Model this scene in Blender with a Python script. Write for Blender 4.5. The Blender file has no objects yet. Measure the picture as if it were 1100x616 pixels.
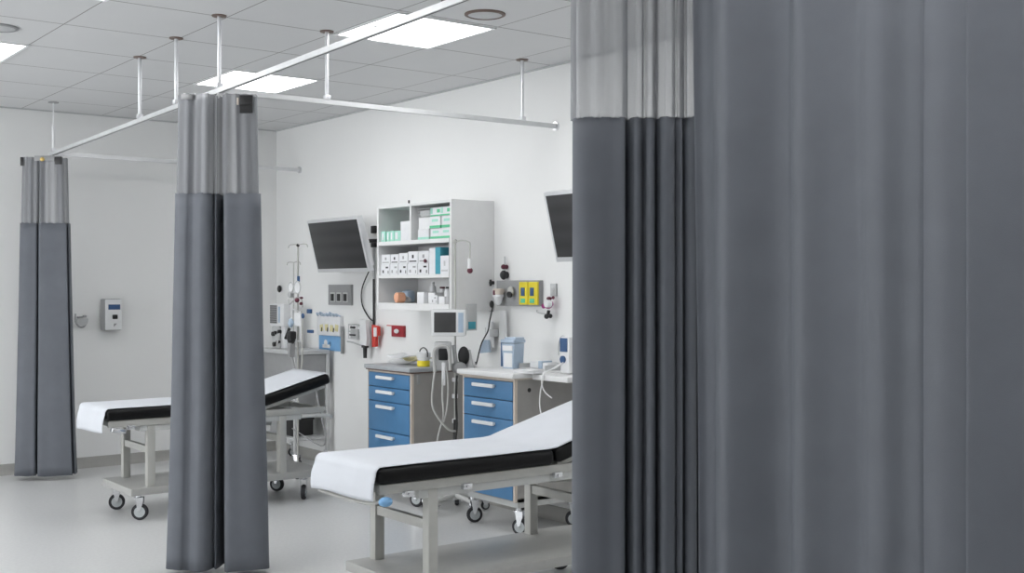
import bpy, bmesh, math, random
from mathutils import Vector, Matrix, noise
random.seed(4)
PI = math.pi
R_ = math.radians
C = bpy.context.scene.collection

# ------------------------------------------------------------------ survey of the room
U = 1.30                      # metres per survey unit
FPX = 1259.0                  # focal length in pixels of the 1100 px frame
YAW = R_(37.33)
EYE = 1.365
CEIL = EYE + U
WX = 3.36 * U                 # right wall
WY = 6.90 * U                 # back wall
def ray(px, py):
    a = (px - 550) / FPX
    return Vector((math.sin(YAW) + math.cos(YAW) * a, math.cos(YAW) - math.sin(YAW) * a, (308 - py) / FPX))
def onX(px, py, X): d = ray(px, py); t = X / d.x; return Vector((X, d.y * t, EYE + d.z * t))
def onY(px, py, Y): d = ray(px, py); t = Y / d.y; return Vector((d.x * t, Y, EYE + d.z * t))

# ------------------------------------------------------------------ materials
def nmat(name, col, rough=.5, metal=0., var=.04, scale=20, bump=0., spec=.5, bscale=None, emit=None):
    m = bpy.data.materials.new(name); m.use_nodes = True
    nt = m.node_tree; b = nt.nodes['Principled BSDF']
    b.inputs['Roughness'].default_value = rough; b.inputs['Metallic'].default_value = metal
    b.inputs['Specular IOR Level'].default_value = spec
    tc = nt.nodes.new('ShaderNodeTexCoord')
    n = nt.nodes.new('ShaderNodeTexNoise'); n.inputs['Scale'].default_value = scale; n.inputs['Detail'].default_value = 4
    nt.links.new(tc.outputs['Object'], n.inputs['Vector'])
    r = nt.nodes.new('ShaderNodeValToRGB')
    r.color_ramp.elements[0].position = .3; r.color_ramp.elements[1].position = .7
    r.color_ramp.elements[0].color = [max(0, c * (1 - var)) for c in col] + [1]
    r.color_ramp.elements[1].color = [min(1, c * (1 + var)) for c in col] + [1]
    nt.links.new(n.outputs['Fac'], r.inputs['Fac']); nt.links.new(r.outputs['Color'], b.inputs['Base Color'])
    if bump:
        n2 = nt.nodes.new('ShaderNodeTexNoise'); n2.inputs['Scale'].default_value = bscale or scale * 6
        nt.links.new(tc.outputs['Object'], n2.inputs['Vector'])
        bp = nt.nodes.new('ShaderNodeBump'); bp.inputs['Strength'].default_value = bump; bp.inputs['Distance'].default_value = .002
        nt.links.new(n2.outputs['Fac'], bp.inputs['Height']); nt.links.new(bp.outputs['Normal'], b.inputs['Normal'])
    if emit:
        b.inputs['Emission Color'].default_value = (*emit[0], 1); b.inputs['Emission Strength'].default_value = emit[1]
    return m
M = {}
M['wall'] = nmat('wall_paint', (.87, .875, .87), .75, var=.012, scale=1.5, bump=.15, bscale=180)
M['floor'] = nmat('floor_vinyl', (.61, .615, .615), .30, var=.045, scale=55, bump=.03, bscale=300, spec=.4)
M['skirt'] = nmat('coved_skirting', (.40, .395, .375), .5)
M['curtain'] = nmat('curtain_grey', (.134, .145, .166), .62, var=.05, scale=9, bump=.25, bscale=700, spec=.35)
M['hem'] = nmat('curtain_hem', (.10, .11, .128), .7)
M['black'] = nmat('black_plastic', (.012, .012, .013), .4)
M['vinyl'] = nmat('black_vinyl', (.004, .004, .0045), .45, bump=.1, bscale=300, spec=.22)
M['rubber'] = nmat('dark_rubber', (.03, .03, .035), .7)
M['sheet'] = nmat('paper_sheet', (.66, .685, .73), .8, var=.02, scale=8, bump=.3, bscale=14)
M['frame'] = nmat('painted_steel', (.47, .47, .445), .42, var=.03)
M['frame_light'] = nmat('light_steel', (.56, .57, .56), .4, var=.03)
M['alu'] = nmat('aluminium', (.78, .79, .81), .32, metal=.65, var=.03)
M['white_metal'] = nmat('white_rail', (.86, .87, .88), .35, metal=.15)
M['chrome'] = nmat('chrome', (.75, .76, .78), .18, metal=.9)
M['grey_wheel'] = nmat('grey_wheel', (.50, .53, .54), .5)
M['white'] = nmat('white_plastic', (.80, .81, .82), .4, var=.02)
M['laminate'] = nmat('white_laminate', (.78, .785, .785), .45, var=.012)
M['offwhite'] = nmat('off_white_carton', (.76, .77, .79), .7)
M['cart'] = nmat('cart_body_grey', (.335, .325, .31), .5, var=.03)
M['shelf_grey'] = nmat('shelf_grey', (.42, .42, .405), .4, var=.03)
M['rail'] = nmat('rail_enamel', (.66, .67, .68), .35, metal=.35)
M['cream'] = nmat('cream_edge', (.62, .55, .48), .5)
M['brown'] = nmat('brown_edge', (.16, .11, .09), .5)
M['blue'] = nmat('blue_drawer', (.070, .205, .395), .42, var=.03)
M['lightblue'] = nmat('light_blue', (.20, .42, .70), .45)
M['clearblue'] = nmat('pale_blue_plastic', (.42, .52, .64), .3)
M['navy'] = nmat('navy_plastic', (.03, .09, .22), .4)
M['grey'] = nmat('mid_grey', (.33, .335, .34), .5)
M['greyL'] = nmat('light_grey', (.55, .56, .565), .5)
M['greytop'] = nmat('worktop_grey', (.40, .42, .44), .4)
M['red'] = nmat('red_plastic', (.62, .05, .035), .45)
M['darkred'] = nmat('dark_red', (.34, .02, .03), .5)
M['maroon'] = nmat('maroon', (.10, .012, .03), .4)
M['magenta'] = nmat('magenta', (.35, .03, .20), .4)
M['yellow'] = nmat('yellow_plastic', (.80, .66, .03), .45)
M['paleyellow'] = nmat('pale_yellow_paper', (.72, .66, .38), .8)
M['orange'] = nmat('orange_roll', (.80, .42, .27), .7)
M['mint'] = nmat('mint_green', (.38, .72, .60), .6)
M['green'] = nmat('green_print', (.12, .55, .30), .6)
M['teal'] = nmat('teal_card', (.06, .33, .42), .55)
M['darkteal'] = nmat('dark_teal', (.03, .13, .17), .55)
M['cable'] = nmat('grey_cable', (.50, .50, .49), .5)
M['brass'] = nmat('brass', (.80, .58, .20), .3, metal=.8)

# dark LCD with faint horizontal bands
def screen_mat(name, bands):
    m = bpy.data.materials.new(name); m.use_nodes = True; nt = m.node_tree; b = nt.nodes['Principled BSDF']
    b.inputs['Roughness'].default_value = .35
    tc = nt.nodes.new('ShaderNodeTexCoord'); w = nt.nodes.new('ShaderNodeTexWave'); w.bands_direction = 'Z'
    w.inputs['Scale'].default_value = bands; w.inputs['Distortion'].default_value = .3
    nt.links.new(tc.outputs['Object'], w.inputs['Vector'])
    r = nt.nodes.new('ShaderNodeValToRGB')
    r.color_ramp.elements[0].color = (.018, .018, .020, 1); r.color_ramp.elements[1].color = (.032, .032, .034, 1)
    nt.links.new(w.outputs['Fac'], r.inputs['Fac']); nt.links.new(r.outputs['Color'], b.inputs['Base Color'])
    return m
M['screen'] = screen_mat('dark_screen', 3.2)
M['screen2'] = nmat('small_screen', (.055, .055, .056), .4, var=.05)

# see-through curtain header
def mesh_mat():
    m = bpy.data.materials.new('curtain_net'); m.use_nodes = True; nt = m.node_tree; nt.nodes.clear()
    out = nt.nodes.new('ShaderNodeOutputMaterial'); mix = nt.nodes.new('ShaderNodeMixShader')
    tr = nt.nodes.new('ShaderNodeBsdfTransparent'); b = nt.nodes.new('ShaderNodeBsdfPrincipled')
    tc = nt.nodes.new('ShaderNodeTexCoord'); n = nt.nodes.new('ShaderNodeTexNoise'); n.inputs['Scale'].default_value = 900
    nt.links.new(tc.outputs['Object'], n.inputs['Vector'])
    mp = nt.nodes.new('ShaderNodeMapRange'); mp.inputs['To Min'].default_value = .58; mp.inputs['To Max'].default_value = .64
    nt.links.new(n.outputs['Fac'], mp.inputs['Value']); nt.links.new(mp.outputs['Result'], mix.inputs['Fac'])
    b.inputs['Base Color'].default_value = (.27, .28, .30, 1); b.inputs['Roughness'].default_value = .45
    nt.links.new(tr.outputs[0], mix.inputs[1]); nt.links.new(b.outputs[0], mix.inputs[2]); nt.links.new(mix.outputs[0], out.inputs[0])
    return m
M['net'] = mesh_mat()

# suspended ceiling: tile joints on a regular grid
def ceiling_mat(x0, dx, y0, dy, w=.007):
    m = nmat('ceiling_tiles', (.70, .705, .71), .85, var=.012, scale=3, bump=.2, bscale=260)
    nt = m.node_tree; b = nt.nodes['Principled BSDF']; ramp = next(n for n in nt.nodes if n.type == 'VALTORGB')
    g = nt.nodes.new('ShaderNodeNewGeometry'); s = nt.nodes.new('ShaderNodeSeparateXYZ')
    nt.links.new(g.outputs['Position'], s.inputs[0])
    def mth(op, a, bb=None):
        n = nt.nodes.new('ShaderNodeMath'); n.operation = op
        for i, v in enumerate((a, bb)):
            if v is None: continue
            if isinstance(v, (int, float)): n.inputs[i].default_value = v
            else: nt.links.new(v, n.inputs[i])
        return n.outputs[0]
    def line(sock, o, d, ww):
        f = mth('FRACT', mth('DIVIDE', mth('SUBTRACT', sock, o - d * 40), d))
        q = mth('MINIMUM', f, mth('SUBTRACT', 1.0, f))
        return mth('LESS_THAN', q, ww / d / 2)
    l = mth('MAXIMUM', line(s.outputs['X'], x0, dx, w * .8), line(s.outputs['Y'], y0, dy, w * 1.25))
    mx = nt.nodes.new('ShaderNodeMix'); mx.data_type = 'RGBA'
    nt.links.new(l, mx.inputs[0]); nt.links.new(ramp.outputs['Color'], mx.inputs[6]); mx.inputs[7].default_value = (.25, .24, .235, 1)
    nt.links.new(mx.outputs[2], b.inputs['Base Color'])
    return m
GX0, GDX, GY0, GDY = 1.350 * U, .4475 * U, 4.585 * U, .482 * U
M['ceil'] = ceiling_mat(GX0, GDX, GY0, GDY)

# ------------------------------------------------------------------ mesh helpers
def spline(pts, n=6, closed=False):
    P = [Vector(p) for p in pts]; out = []
    m = len(P)
    rng = range(m) if closed else range(m - 1)
    for i in rng:
        if closed: p0, p1, p2, p3 = P[(i - 1) % m], P[i], P[(i + 1) % m], P[(i + 2) % m]
        else: p0, p1, p2, p3 = P[max(i - 1, 0)], P[i], P[i + 1], P[min(i + 2, m - 1)]
        for k in range(n):
            t = k / n
            out.append(.5 * ((2 * p1) + (p2 - p0) * t + (2 * p0 - 5 * p1 + 4 * p2 - p3) * t * t + (3 * p1 - 3 * p2 + p3 - p0) * t ** 3))
    if not closed: out.append(P[-1])
    return out
class MB:
    def __init__(s): s.bm = bmesh.new()
    def _m(s, geom_faces, mi):
        for f in geom_faces: f.material_index = mi
    def box(s, c, d, bev=0, rot=None, mi=0, seg=2):
        T = Matrix.Translation(Vector(c))
        if rot: T = T @ (Matrix.Rotation(rot[2], 4, 'Z') @ Matrix.Rotation(rot[1], 4, 'Y') @ Matrix.Rotation(rot[0], 4, 'X'))
        T = T @ Matrix.Diagonal((*d, 1))
        r = bmesh.ops.create_cube(s.bm, size=1, matrix=T); vs = r['verts']
        fs = list({f for v in vs for f in v.link_faces})
        if bev:
            es = list({e for v in vs for e in v.link_edges})
            rb = bmesh.ops.bevel(s.bm, geom=es, offset=bev, segments=seg, affect='EDGES', profile=.6)
            fs = [f for f in fs if f.is_valid] + [f for f in rb['faces'] if f.is_valid]
        s._m(fs, mi); return s
    def box2(s, a, b, bev=0, mi=0, seg=2):
        a = Vector(a); b = Vector(b); return s.box((a + b) / 2, [max(abs(q), 1e-4) for q in (b - a)], bev, mi=mi, seg=seg)
    def cyl(s, p0, p1, r0, r1=None, n=16, mi=0, bev=0):
        p0 = Vector(p0); p1 = Vector(p1); d = p1 - p0; r1 = r0 if r1 is None else r1
        T = Matrix.Translation((p0 + p1) / 2) @ d.to_track_quat('Z', 'Y').to_matrix().to_4x4()
        r = bmesh.ops.create_cone(s.bm, cap_ends=True, segments=n, radius1=r0, radius2=r1, depth=d.length, matrix=T)
        fs = list({f for v in r['verts'] for f in v.link_faces})
        if bev:
            es = [e for e in {e for f in fs for e in f.edges} if len([f for f in e.link_faces if len(f.verts) > 4]) == 1]
            rb = bmesh.ops.bevel(s.bm, geom=es, offset=bev, segments=2, affect='EDGES'); fs = [f for f in fs if f.is_valid] + rb['faces']
        s._m(fs, mi); return s
    def sph(s, c, r, sc=(1, 1, 1), mi=0, n=14):
        T = Matrix.Translation(Vector(c)) @ Matrix.Diagonal((*sc, 1))
        q = bmesh.ops.create_uvsphere(s.bm, u_segments=n, v_segments=max(6, n // 2 + 2), radius=r, matrix=T)
        s._m(list({f for v in q['verts'] for f in v.link_faces}), mi); return s
    def tube(s, pts, r, n=8, smooth=6, mi=0, closed=False):
        P = spline(pts, smooth, closed) if smooth else [Vector(p) for p in pts]
        rings = []; up = Vector((0, 0, 1))
        for i, p in enumerate(P):
            a = P[i - 1] if (i or closed) else P[0]; b = P[(i + 1) % len(P)] if (i < len(P) - 1 or closed) else P[-1]
            t = (b - a)
            if t.length < 1e-9: t = Vector((0, 0, 1))
            t.normalize()
            if i == 0:
                u = t.orthogonal().normalized()
            else:
                u = (u - t * u.dot(t))
                u = u.normalized() if u.length > 1e-6 else t.orthogonal().normalized()
            v = t.cross(u)
            rings.append([s.bm.verts.new(p + (u * math.cos(q) + v * math.sin(q)) * r) for q in (2 * PI * k / n for k in range(n))])
        m = len(rings)
        for i in range(m if closed else m - 1):
            A, B = rings[i], rings[(i + 1) % m]
            for k in range(n):
                f = s.bm.faces.new((A[k], A[(k + 1) % n], B[(k + 1) % n], B[k])); f.material_index = mi
        if not closed:
            for rr in (rings[0][::-1], rings[-1]):
                f = s.bm.faces.new(rr); f.material_index = mi
        return s
    def lathe(s, prof, c=(0, 0, 0), n=20, mi=0, sc=(1, 1)):
        c = Vector(c); rings = []
        for r, z in prof:
            rings.append([s.bm.verts.new(c + Vector((r * sc[0] * math.cos(2 * PI * k / n), r * sc[1] * math.sin(2 * PI * k / n), z))) for k in range(n)])
        for A, B in zip(rings, rings[1:]):
            for k in range(n):
                f = s.bm.faces.new((A[k], A[(k + 1) % n], B[(k + 1) % n], B[k])); f.material_index = mi
        for rr in (rings[0][::-1], rings[-1]):
            f = s.bm.faces.new(rr); f.material_index = mi
        return s
    def prism(s, pts, a, b, axis='y', mi=0):
        """polygon extruded from a to b. axis y: pts are (x,z); axis x: (y,z); axis z: (x,y)"""
        def mk(p, q):
            return {'y': (p[0], q, p[1]), 'x': (q, p[0], p[1]), 'z': (p[0], p[1], q)}[axis]
        A = [s.bm.verts.new(mk(p, a)) for p in pts]; B = [s.bm.verts.new(mk(p, b)) for p in pts]
        fs = [s.bm.faces.new(A[::-1]), s.bm.faces.new(B)]
        m = len(pts)
        for k in range(m): fs.append(s.bm.faces.new((A[k], A[(k + 1) % m], B[(k + 1) % m], B[k])))
        s._m(fs, mi); return s
    def sheet(s, path, zs, fn, mi=0):
        g = [[s.bm.verts.new(fn(p, z)) for p in path] for z in zs]
        for a, b in zip(g, g[1:]):
            for i in range(len(path) - 1):
                f = s.bm.faces.new((a[i], a[i + 1], b[i + 1], b[i])); f.material_index = mi
        return s
    def build(s, name, mats, parent=None, smooth=True, angle=35, label=None, solid=0):
        bmesh.ops.recalc_face_normals(s.bm, faces=s.bm.faces[:])
        me = bpy.data.meshes.new(name); s.bm.to_mesh(me); s.bm.free()
        for m in (mats if isinstance(mats, (list, tuple)) else [mats]): me.materials.append(M[m] if isinstance(m, str) else m)
        if smooth:
            me.polygons.foreach_set('use_smooth', [True] * len(me.polygons))
            me.set_sharp_from_angle(angle=R_(angle))
        o = bpy.data.objects.new(name, me); C.objects.link(o)
        if parent: o.parent = parent
        if label: o['label'] = label
        if solid:
            md = o.modifiers.new('thickness', 'SOLIDIFY'); md.thickness = solid; md.offset = 0
        return o
def thing(name, label, cat, loc=(0, 0, 0), rz=0, group=None):
    o = bpy.data.objects.new(name, None); C.objects.link(o); o.empty_display_size = .1
    o.location = loc; o.rotation_euler = (0, 0, rz); o['label'] = label; o['category'] = cat
    if group: o['group'] = group
    return o
def tag(o, label, cat, group=None, loc=None, rz=None):
    o['label'] = label; o['category'] = cat
    if group: o['group'] = group
    if loc is not None: o.location = loc
    if rz is not None: o.rotation_euler = (0, 0, rz)
    return o
def struct(o): o['kind'] = 'structure'; return o
def dup(root, label, loc=None, rz=None):
    r = root.copy(); C.objects.link(r); r['label'] = label
    if loc is not None: r.location = loc
    if rz is not None: r.rotation_euler = (0, 0, rz)
    for ch in list(root.children):
        c = ch.copy(); C.objects.link(c); c.parent = r
        for g in list(ch.children):
            d = g.copy(); C.objects.link(d); d.parent = c
    return r

# ------------------------------------------------------------------ room shell
XL, YR = -3.2, -2.6
T = .12
struct(MB().box2((XL - T, YR - T, -.1), (WX + T, WY + T, 0)).build('floor', 'floor'))
struct(MB().box2((XL - T, YR - T, CEIL), (WX + T, WY + T, CEIL + .1)).build('ceiling', 'ceil'))
struct(MB().box2((XL - T, WY, 0), (WX + T, WY + T, CEIL)).build('wall_back', 'wall'))
struct(MB().box2((WX, YR - T, 0), (WX + T, WY, CEIL)).build('wall_right', 'wall'))
# left wall gets two added, unseen windows that let in fill daylight
def added_window_wall(nm, along, fixed, a, b, spans, z0, z1, first):
    # along: 'y' wall at x=fixed, or 'x' wall at y=fixed; outside is at fixed-T
    def bb(u0, u1, za, zb, d0=-T, d1=0):
        return ((fixed + d0, u0, za), (fixed + d1, u1, zb)) if along == 'y' else ((u0, fixed + d0, za), (u1, fixed + d1, zb))
    m = MB(); m.box2(*bb(a, b, 0, z0)).box2(*bb(a, b, z1, CEIL))
    e = [a] + [q for s_ in spans for q in s_] + [b]
    for k in range(0, len(e), 2): m.box2(*bb(e[k], e[k + 1], z0, z1))
    struct(m.build(nm, 'wall', smooth=False))
    for k, (u0, u1) in enumerate(spans):
        f = MB(); w = .05
        f.box2(*bb(u0, u1, z0, z0 + w, -.08, -.03)).box2(*bb(u0, u1, z1 - w, z1, -.08, -.03)).box2(*bb(u0, u0 + w, z0 + w, z1 - w, -.08, -.03)).box2(*bb(u1 - w, u1, z0 + w, z1 - w, -.08, -.03))
        f.box2(*bb((u0 + u1) / 2 - .02, (u0 + u1) / 2 + .02, z0 + w, z1 - w, -.08, -.03))
        fo = struct(f.build('added_window_%d' % (first + k), 'white', smooth=False))
        L = bpy.data.lights.new('sky_portal', 'AREA'); L.shape = 'RECTANGLE'; L.cycles.is_portal = True
        lo = bpy.data.objects.new('sky_portal', L); C.objects.link(lo)
        if along == 'y': lo.location = (fixed - T - .01, (u0 + u1) / 2, (z0 + z1) / 2); lo.rotation_euler = (PI / 2, 0, -PI / 2)
        else: lo.location = ((u0 + u1) / 2, fixed - T - .01, (z0 + z1) / 2); lo.rotation_euler = (-PI / 2, 0, PI)
        L.size = u1 - u0; L.size_y = z1 - z0
added_window_wall('wall_left', 'y', XL, YR - T, WY, [(4.4, 6.3), (6.6, 8.5)], .45, 2.5, 1)
struct(MB().box2((XL, YR - T, 0), (WX, YR, CEIL)).build('wall_front', 'wall'))
cove = [(0, 0), (-.035, 0), (-.018, .008), (-.008, .022), (-.006, .075), (0, .079)]
struct(MB().prism([(WY + a, b) for a, b in cove], XL, WX - .01, 'x').build('baseboard_back', 'skirt'))
struct(MB().prism([(WX + a, b) for a, b in cove], YR, WY - .03, 'y').build('baseboard_right', 'skirt'))
# wall angle trim under the ceiling
struct(MB().box2((WX - .022, YR, CEIL - .008), (WX, WY, CEIL - .0005)).build('trim_1', 'greyL'))
struct(MB().box2((XL, WY - .022, CEIL - .008), (WX - .022, WY, CEIL - .0005)).build('trim_2', 'greyL'))

# ceiling lights: recessed square panels
LAMP = nmat('light_diffuser', (.9, .9, .9), .5, emit=((1.0, 1.0, 1.0), 8.6))
def ceiling_light(cx, cy, label):
    t = thing('ceiling_light', label, 'ceiling light', (cx, cy, CEIL), 0, 'square ceiling light panels')
    h = .585 / 2; hy = .62 / 2; w = .018
    f = MB()
    for a, b in (((-h, -hy), (h, -hy + w)), ((-h, hy - w), (h, hy)), ((-h, -hy + w), (-h + w, hy - w)), ((h - w, -hy + w), (h, hy - w))):
        f.box2((a[0], a[1], -.007), (b[0], b[1], 0))
    f.build('frame', 'white_metal', t)
    MB().box2((-h + w, -hy + w, -.004), (h - w, hy - w, -.0005)).build('diffuser', LAMP, t)
    return t
xs = [-1.555 * U, -.212 * U, 1.13 * U, 2.473 * U]; ys = [5.30 * U, 3.876 * U, 2.45 * U, 1.02 * U, -.42 * U]  # unseen lamps extend the grid; far-left column added to brighten the back wall
words = {(2, 0): 'square ceiling light cut by the left edge of the photo', (3, 0): 'square ceiling light just behind the top of the middle grey curtain',
         (3, 1): 'large bright square ceiling light crossed by the aisle curtain rail'}
cn = ['far left', 'left', 'centre', 'right']; rn = ['back', 'second', 'third', 'fourth', 'front']
for i, x in enumerate(xs):
    for j, y in enumerate(ys):
        if i < 2 and j > 1 and (i, j) != (1, 3): continue          # near-left lamps left out to darken the near curtain, one added back
        ceiling_light(x, y, words.get((i, j), 'unseen square ceiling light, %s column, %s row from the back wall' % (cn[i], rn[j])))

# round ceiling speakers / detectors
def detector(px, py, label):
    d = ray(px, py); t = U / d.z; p = Vector((d.x * t, d.y * t, CEIL))
    o = thing('ceiling_speaker', label, 'ceiling speaker', p, 0, 'round flush ceiling discs')
    MB().lathe([(.098, 0), (.098, -.006), (.088, -.010), (.083, -.010), (.083, -.002), (.01, -.002), (.01, 0)], n=40).build('rim', 'brown' if px > 300 else 'grey', o)
    MB().lathe([(.082, -.001), (.082, -.006), (.07, -.009), (.01, -.011)], n=40).build('grille', 'greyL', o)
detector(521, 15, 'round flush disc with a brown rim in the ceiling right of the large light')
detector(-2, 29, 'round flush disc in the ceiling at the left edge of the photo')

# ------------------------------------------------------------------ curtain rails
ZR = EYE + .722 * U
def rail(name, a, b, label, w=.024, h=.023, mat='rail'):
    a = Vector(a); b = Vector(b); d = b - a; L = d.length
    o = thing(name, label, 'curtain rail', a, math.atan2(d.y, d.x))
    m = MB()
    m.box2((0, -w / 2, h * .42), (L, w / 2, h / 2)).box2((0, -w / 2, -h / 2), (L, -w / 2 + .003, h * .42)).box2((0, w / 2 - .003, -h / 2), (L, w / 2, h * .42))
    m.box2((0, -w / 2 + .003, -h / 2), (L, -.004, -h / 2 + .003)).box2((0, .004, -h / 2), (L, w / 2 - .003, -h / 2 + .003))
    m.build('track', mat, o, smooth=False)
    MB().box2((0.002, -.003, -h / 2 + .001), (L - .002, .003, -h / 2 + .004)).build('slot', 'black', o)
    return o, L
def railx(y): return (1.685 + (y / U - 2.44) * .0464) * U
yA, yB = .50 * U, 6.62 * U
aisle, La = rail('curtain_rail', (railx(yA), yA, ZR), (railx(yB), yB, ZR), 'long white curtain rail running down the aisle under the ceiling')
yc = 4.09 * U
cross1, Lc1 = rail('curtain_rail', (railx(yc) + .02, yc, ZR), (WX, yc - .02, ZR), 'white curtain rail from the middle curtain across to the right wall', w=.022, h=.024)
yd = 6.57 * U
cross2, Lc2 = rail('curtain_rail', (railx(yd) + .02, yd, ZR - .0), (WX, yd, ZR - .035), 'far white curtain rail along the back wall from the leftmost curtain', w=.022, h=.028)
for o, L, w in ((cross1, Lc1, .022), (cross2, Lc2, .02)):
    MB().cyl((L - .012, 0, 0), (L, 0, 0), .026, n=20).build('wall_flange', 'chrome', o)
for k, s_ in ((0, .9), (1, 2.6), (2, 3.1)):
    MB().box((s_, 0, .018), (.03, .014, .012), .002).build('splice_screw', 'black' if k == 1 else 'alu', aisle)
def rod(x, y, label, zt=ZR + .013, thin=False):
    o = thing('hanger_rod', label, 'rod', (x, y, zt), 0, 'rods holding the curtain rails to the ceiling')
    H = CEIL - zt
    m = MB()
    if thin:
        m.cyl((0, 0, 0), (0, 0, H * .48), .011, .011).cyl((0, 0, H * .48), (0, 0, H * .56), .011, .004).cyl((0, 0, H * .56), (0, 0, H), .004)
    else: m.cyl((0, 0, 0), (0, 0, H), .0095)
    m.build('rod', 'white_metal' if thin else 'alu', o)
    MB().cyl((0, 0, H - .006), (0, 0, H), .034, .036, n=20).build('ceiling_plate', 'brown' if not thin else 'grey', o)
    MB().box((0, 0, .012), (.03, .03, .024), .003).build('rail_clamp', 'alu', o)
for y, lab, th in ((6.56, 'thin ceiling rod above the leftmost curtain', True), (5.04, 'ceiling rod between the leftmost and the middle curtain', False),
                   (4.565, 'ceiling rod just left of the middle curtain top', False), (4.09, 'ceiling rod rising from the top of the middle curtain', False)):
    rod(railx(y * U), y * U, lab, thin=th)
rod(2.205 * U, yc - .005, 'ceiling rod halfway along the rail right of the middle curtain', zt=ZR + .011)
rod(3.165 * U, yc - .018, 'ceiling rod near the wall end of the cross rail', zt=ZR + .011)

# ------------------------------------------------------------------ curtains
def curtain(name, label, loc, rz, front, zm, ztop, zbot, topw=.78, back=None, seed=0, sway=.006, clips=(), nz=26, hem=True, net_w=None, extra=None):
    """front: fold line (u,v) of the cloth, u across, v away from the viewer side"""
    o = thing(name, label, 'curtain', loc, rz)
    P = spline([(a, b, 0) for a, b in front], 7)
    H = ztop - zbot
    def fn(top, jit=1.0, shift=0):
        def f(p, z):
            k = (z - zbot) / H
            w = 1 + (top - 1) * (k ** .8)
            dv = sway * jit * noise.noise(Vector((p.x * 9 + seed * 3.7, z * 1.3, p.y * 8)))
            du = sway * jit * noise.noise(Vector((p.x * 7 + 11 + seed, z * 1.1, p.y * 8)))
            return Vector((p.x * w + du * (1 - k), p.y * (w if top < 1 else 1) + dv * 1.5 * (1 - .4 * k), z + (0.010 * noise.noise(Vector((p.x * 12 + seed, 3.3, 0))) if k < .02 else 0)))
        return f
    zs = [zbot + (zm - zbot) * i / nz for i in range(nz + 1)]
    MB().sheet(P, zs, fn(topw)).build('cloth', 'curtain', o, angle=80, solid=.0025)
    P2 = spline([(a * (net_w or 1), b, 0) for a, b in front], 12); s_ = 0; Q = []
    for i, p in enumerate(P2):                                  # the light net gathers in finer pleats than the cloth
        q0, q1 = P2[max(i - 1, 0)], P2[min(i + 1, len(P2) - 1)]; tn_ = (q1 - q0).normalized(); s_ += (p - q0).length
        Q.append(p + Vector((-tn_.y, tn_.x, 0)) * .007 * math.sin(s_ * 2 * PI / .052 + 2.2 * math.sin(s_ * 9)))
    P2 = Q
    zs2 = [zm - .004 + (ztop - zm + .004) * i / 8 for i in range(9)]
    MB().sheet(P2, zs2, fn(topw)).build('mesh_header', 'net', o, angle=80)
    return o, P2, fn(topw)
# path of a gathered curtain, several lobes deep
def bunch(points): return points
# middle curtain (two leaves meeting, dark gap between them)
mid = [(.215, .10), (.19, .04), (.15, .08), (.10, .03), (.17, .01), (.236, .01), (.238, -.03), (.20, -.058), (.13, -.070), (.075, -.082), (.052, -.070), (.040, -.03), (.034, .05),
       (.022, .09), (.006, .07), (.004, .0), (-.002, -.045), (-.012, -.03), (-.020, -.02), (-.030, -.06), (-.045, -.084), (-.075, -.092), (-.105, -.078), (-.128, -.062), (-.150, -.064), (-.170, -.072),
       (-.205, -.062), (-.235, -.035), (-.236, .0), (-.17, .03), (-.215, .07), (-.15, .10), (-.10, .05), (-.06, .11)]
ZM = EYE + .3405 * U
cm, Pm, fm = curtain('privacy_curtain', 'gathered grey curtain with net top in the middle, in front of the far bed',
                     (railx(yc) - .01, yc - .015, 0), -YAW, mid, ZM, ZR - .026, .022, topw=.80, seed=1, net_w=.965)
MB().sheet([Vector(p + (0,)) for p in ((-.20, -.082), (-.14, -.084), (-.125, -.06))], [ZR - .055, ZR - .03], lambda p, z: Vector((p.x * .8, p.y * .8, z))).build('header_tape', 'grey', cm, solid=.003)
# clip at the corner of the header
MB().box((.145, -.052, ZR - .075), (.062, .012, .085), .003).box((.145, -.060, ZR - .075), (.05, .006, .012), .001).build('corner_clip', 'black', cm)
MB().box((.106, -.058, ZR - .062), (.008, .01, .034), .002).build('clip_tab', 'cream', cm)
for k, u in enumerate((-.16, -.11, -.05, 0, .05, .10, .15)):
    MB().cyl((u, -.005, ZR - .035), (u, -.005, ZR - .0135), .005, n=8).sph((u, -.005, ZR - .032), .008).build('glider', 'white', cm)
# leftmost curtain
left = [(.20, .10), (.215, .02), (.17, .05), (.12, .01), (.19, -.01), (.21, -.03), (.14, -.05), (.075, -.065), (-.005, -.075), (-.02, -.04), (-.005, .04),
        (-.03, .08), (-.055, .03), (-.040, -.05), (-.075, -.065), (-.14, -.07), (-.19, -.04), (-.20, .0), (-.13, .03), (-.18, .08), (-.1, .10), (-.03, .09)]
cl, Pl, fl = curtain('privacy_curtain', 'gathered grey curtain with net top standing furthest left by the back wall',
                     (railx(6.62 * U) - .055, 6.60 * U, 0), -YAW, left, EYE + .3405 * U + .005, ZR - .028, .035, topw=.74, seed=5, net_w=.93)
MB().box((.125, -.055, ZR - .055), (.05, .012, .055), .003).build('corner_clip', 'black', cl)
MB().box((.03, -.062, ZR - .04), (.14, .010, .034), .002).build('header_tape', 'grey', cl)
MB().box((-.135, -.045, ZR - .06), (.02, .012, .06), .002).build('end_clip', 'black', cl)
MB().sph((.018, -.072, ZR - .048), .016, (1, .6, .9)).build('brass_knob', 'brass', cl)
for k, u in enumerate((-.12, -.06, 0, .06, .12)):
    MB().cyl((u, -.005, ZR - .035), (u, -.005, ZR - .0135), .005, n=8).sph((u, -.005, ZR - .032), .008).build('glider', 'white', cl)
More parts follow.
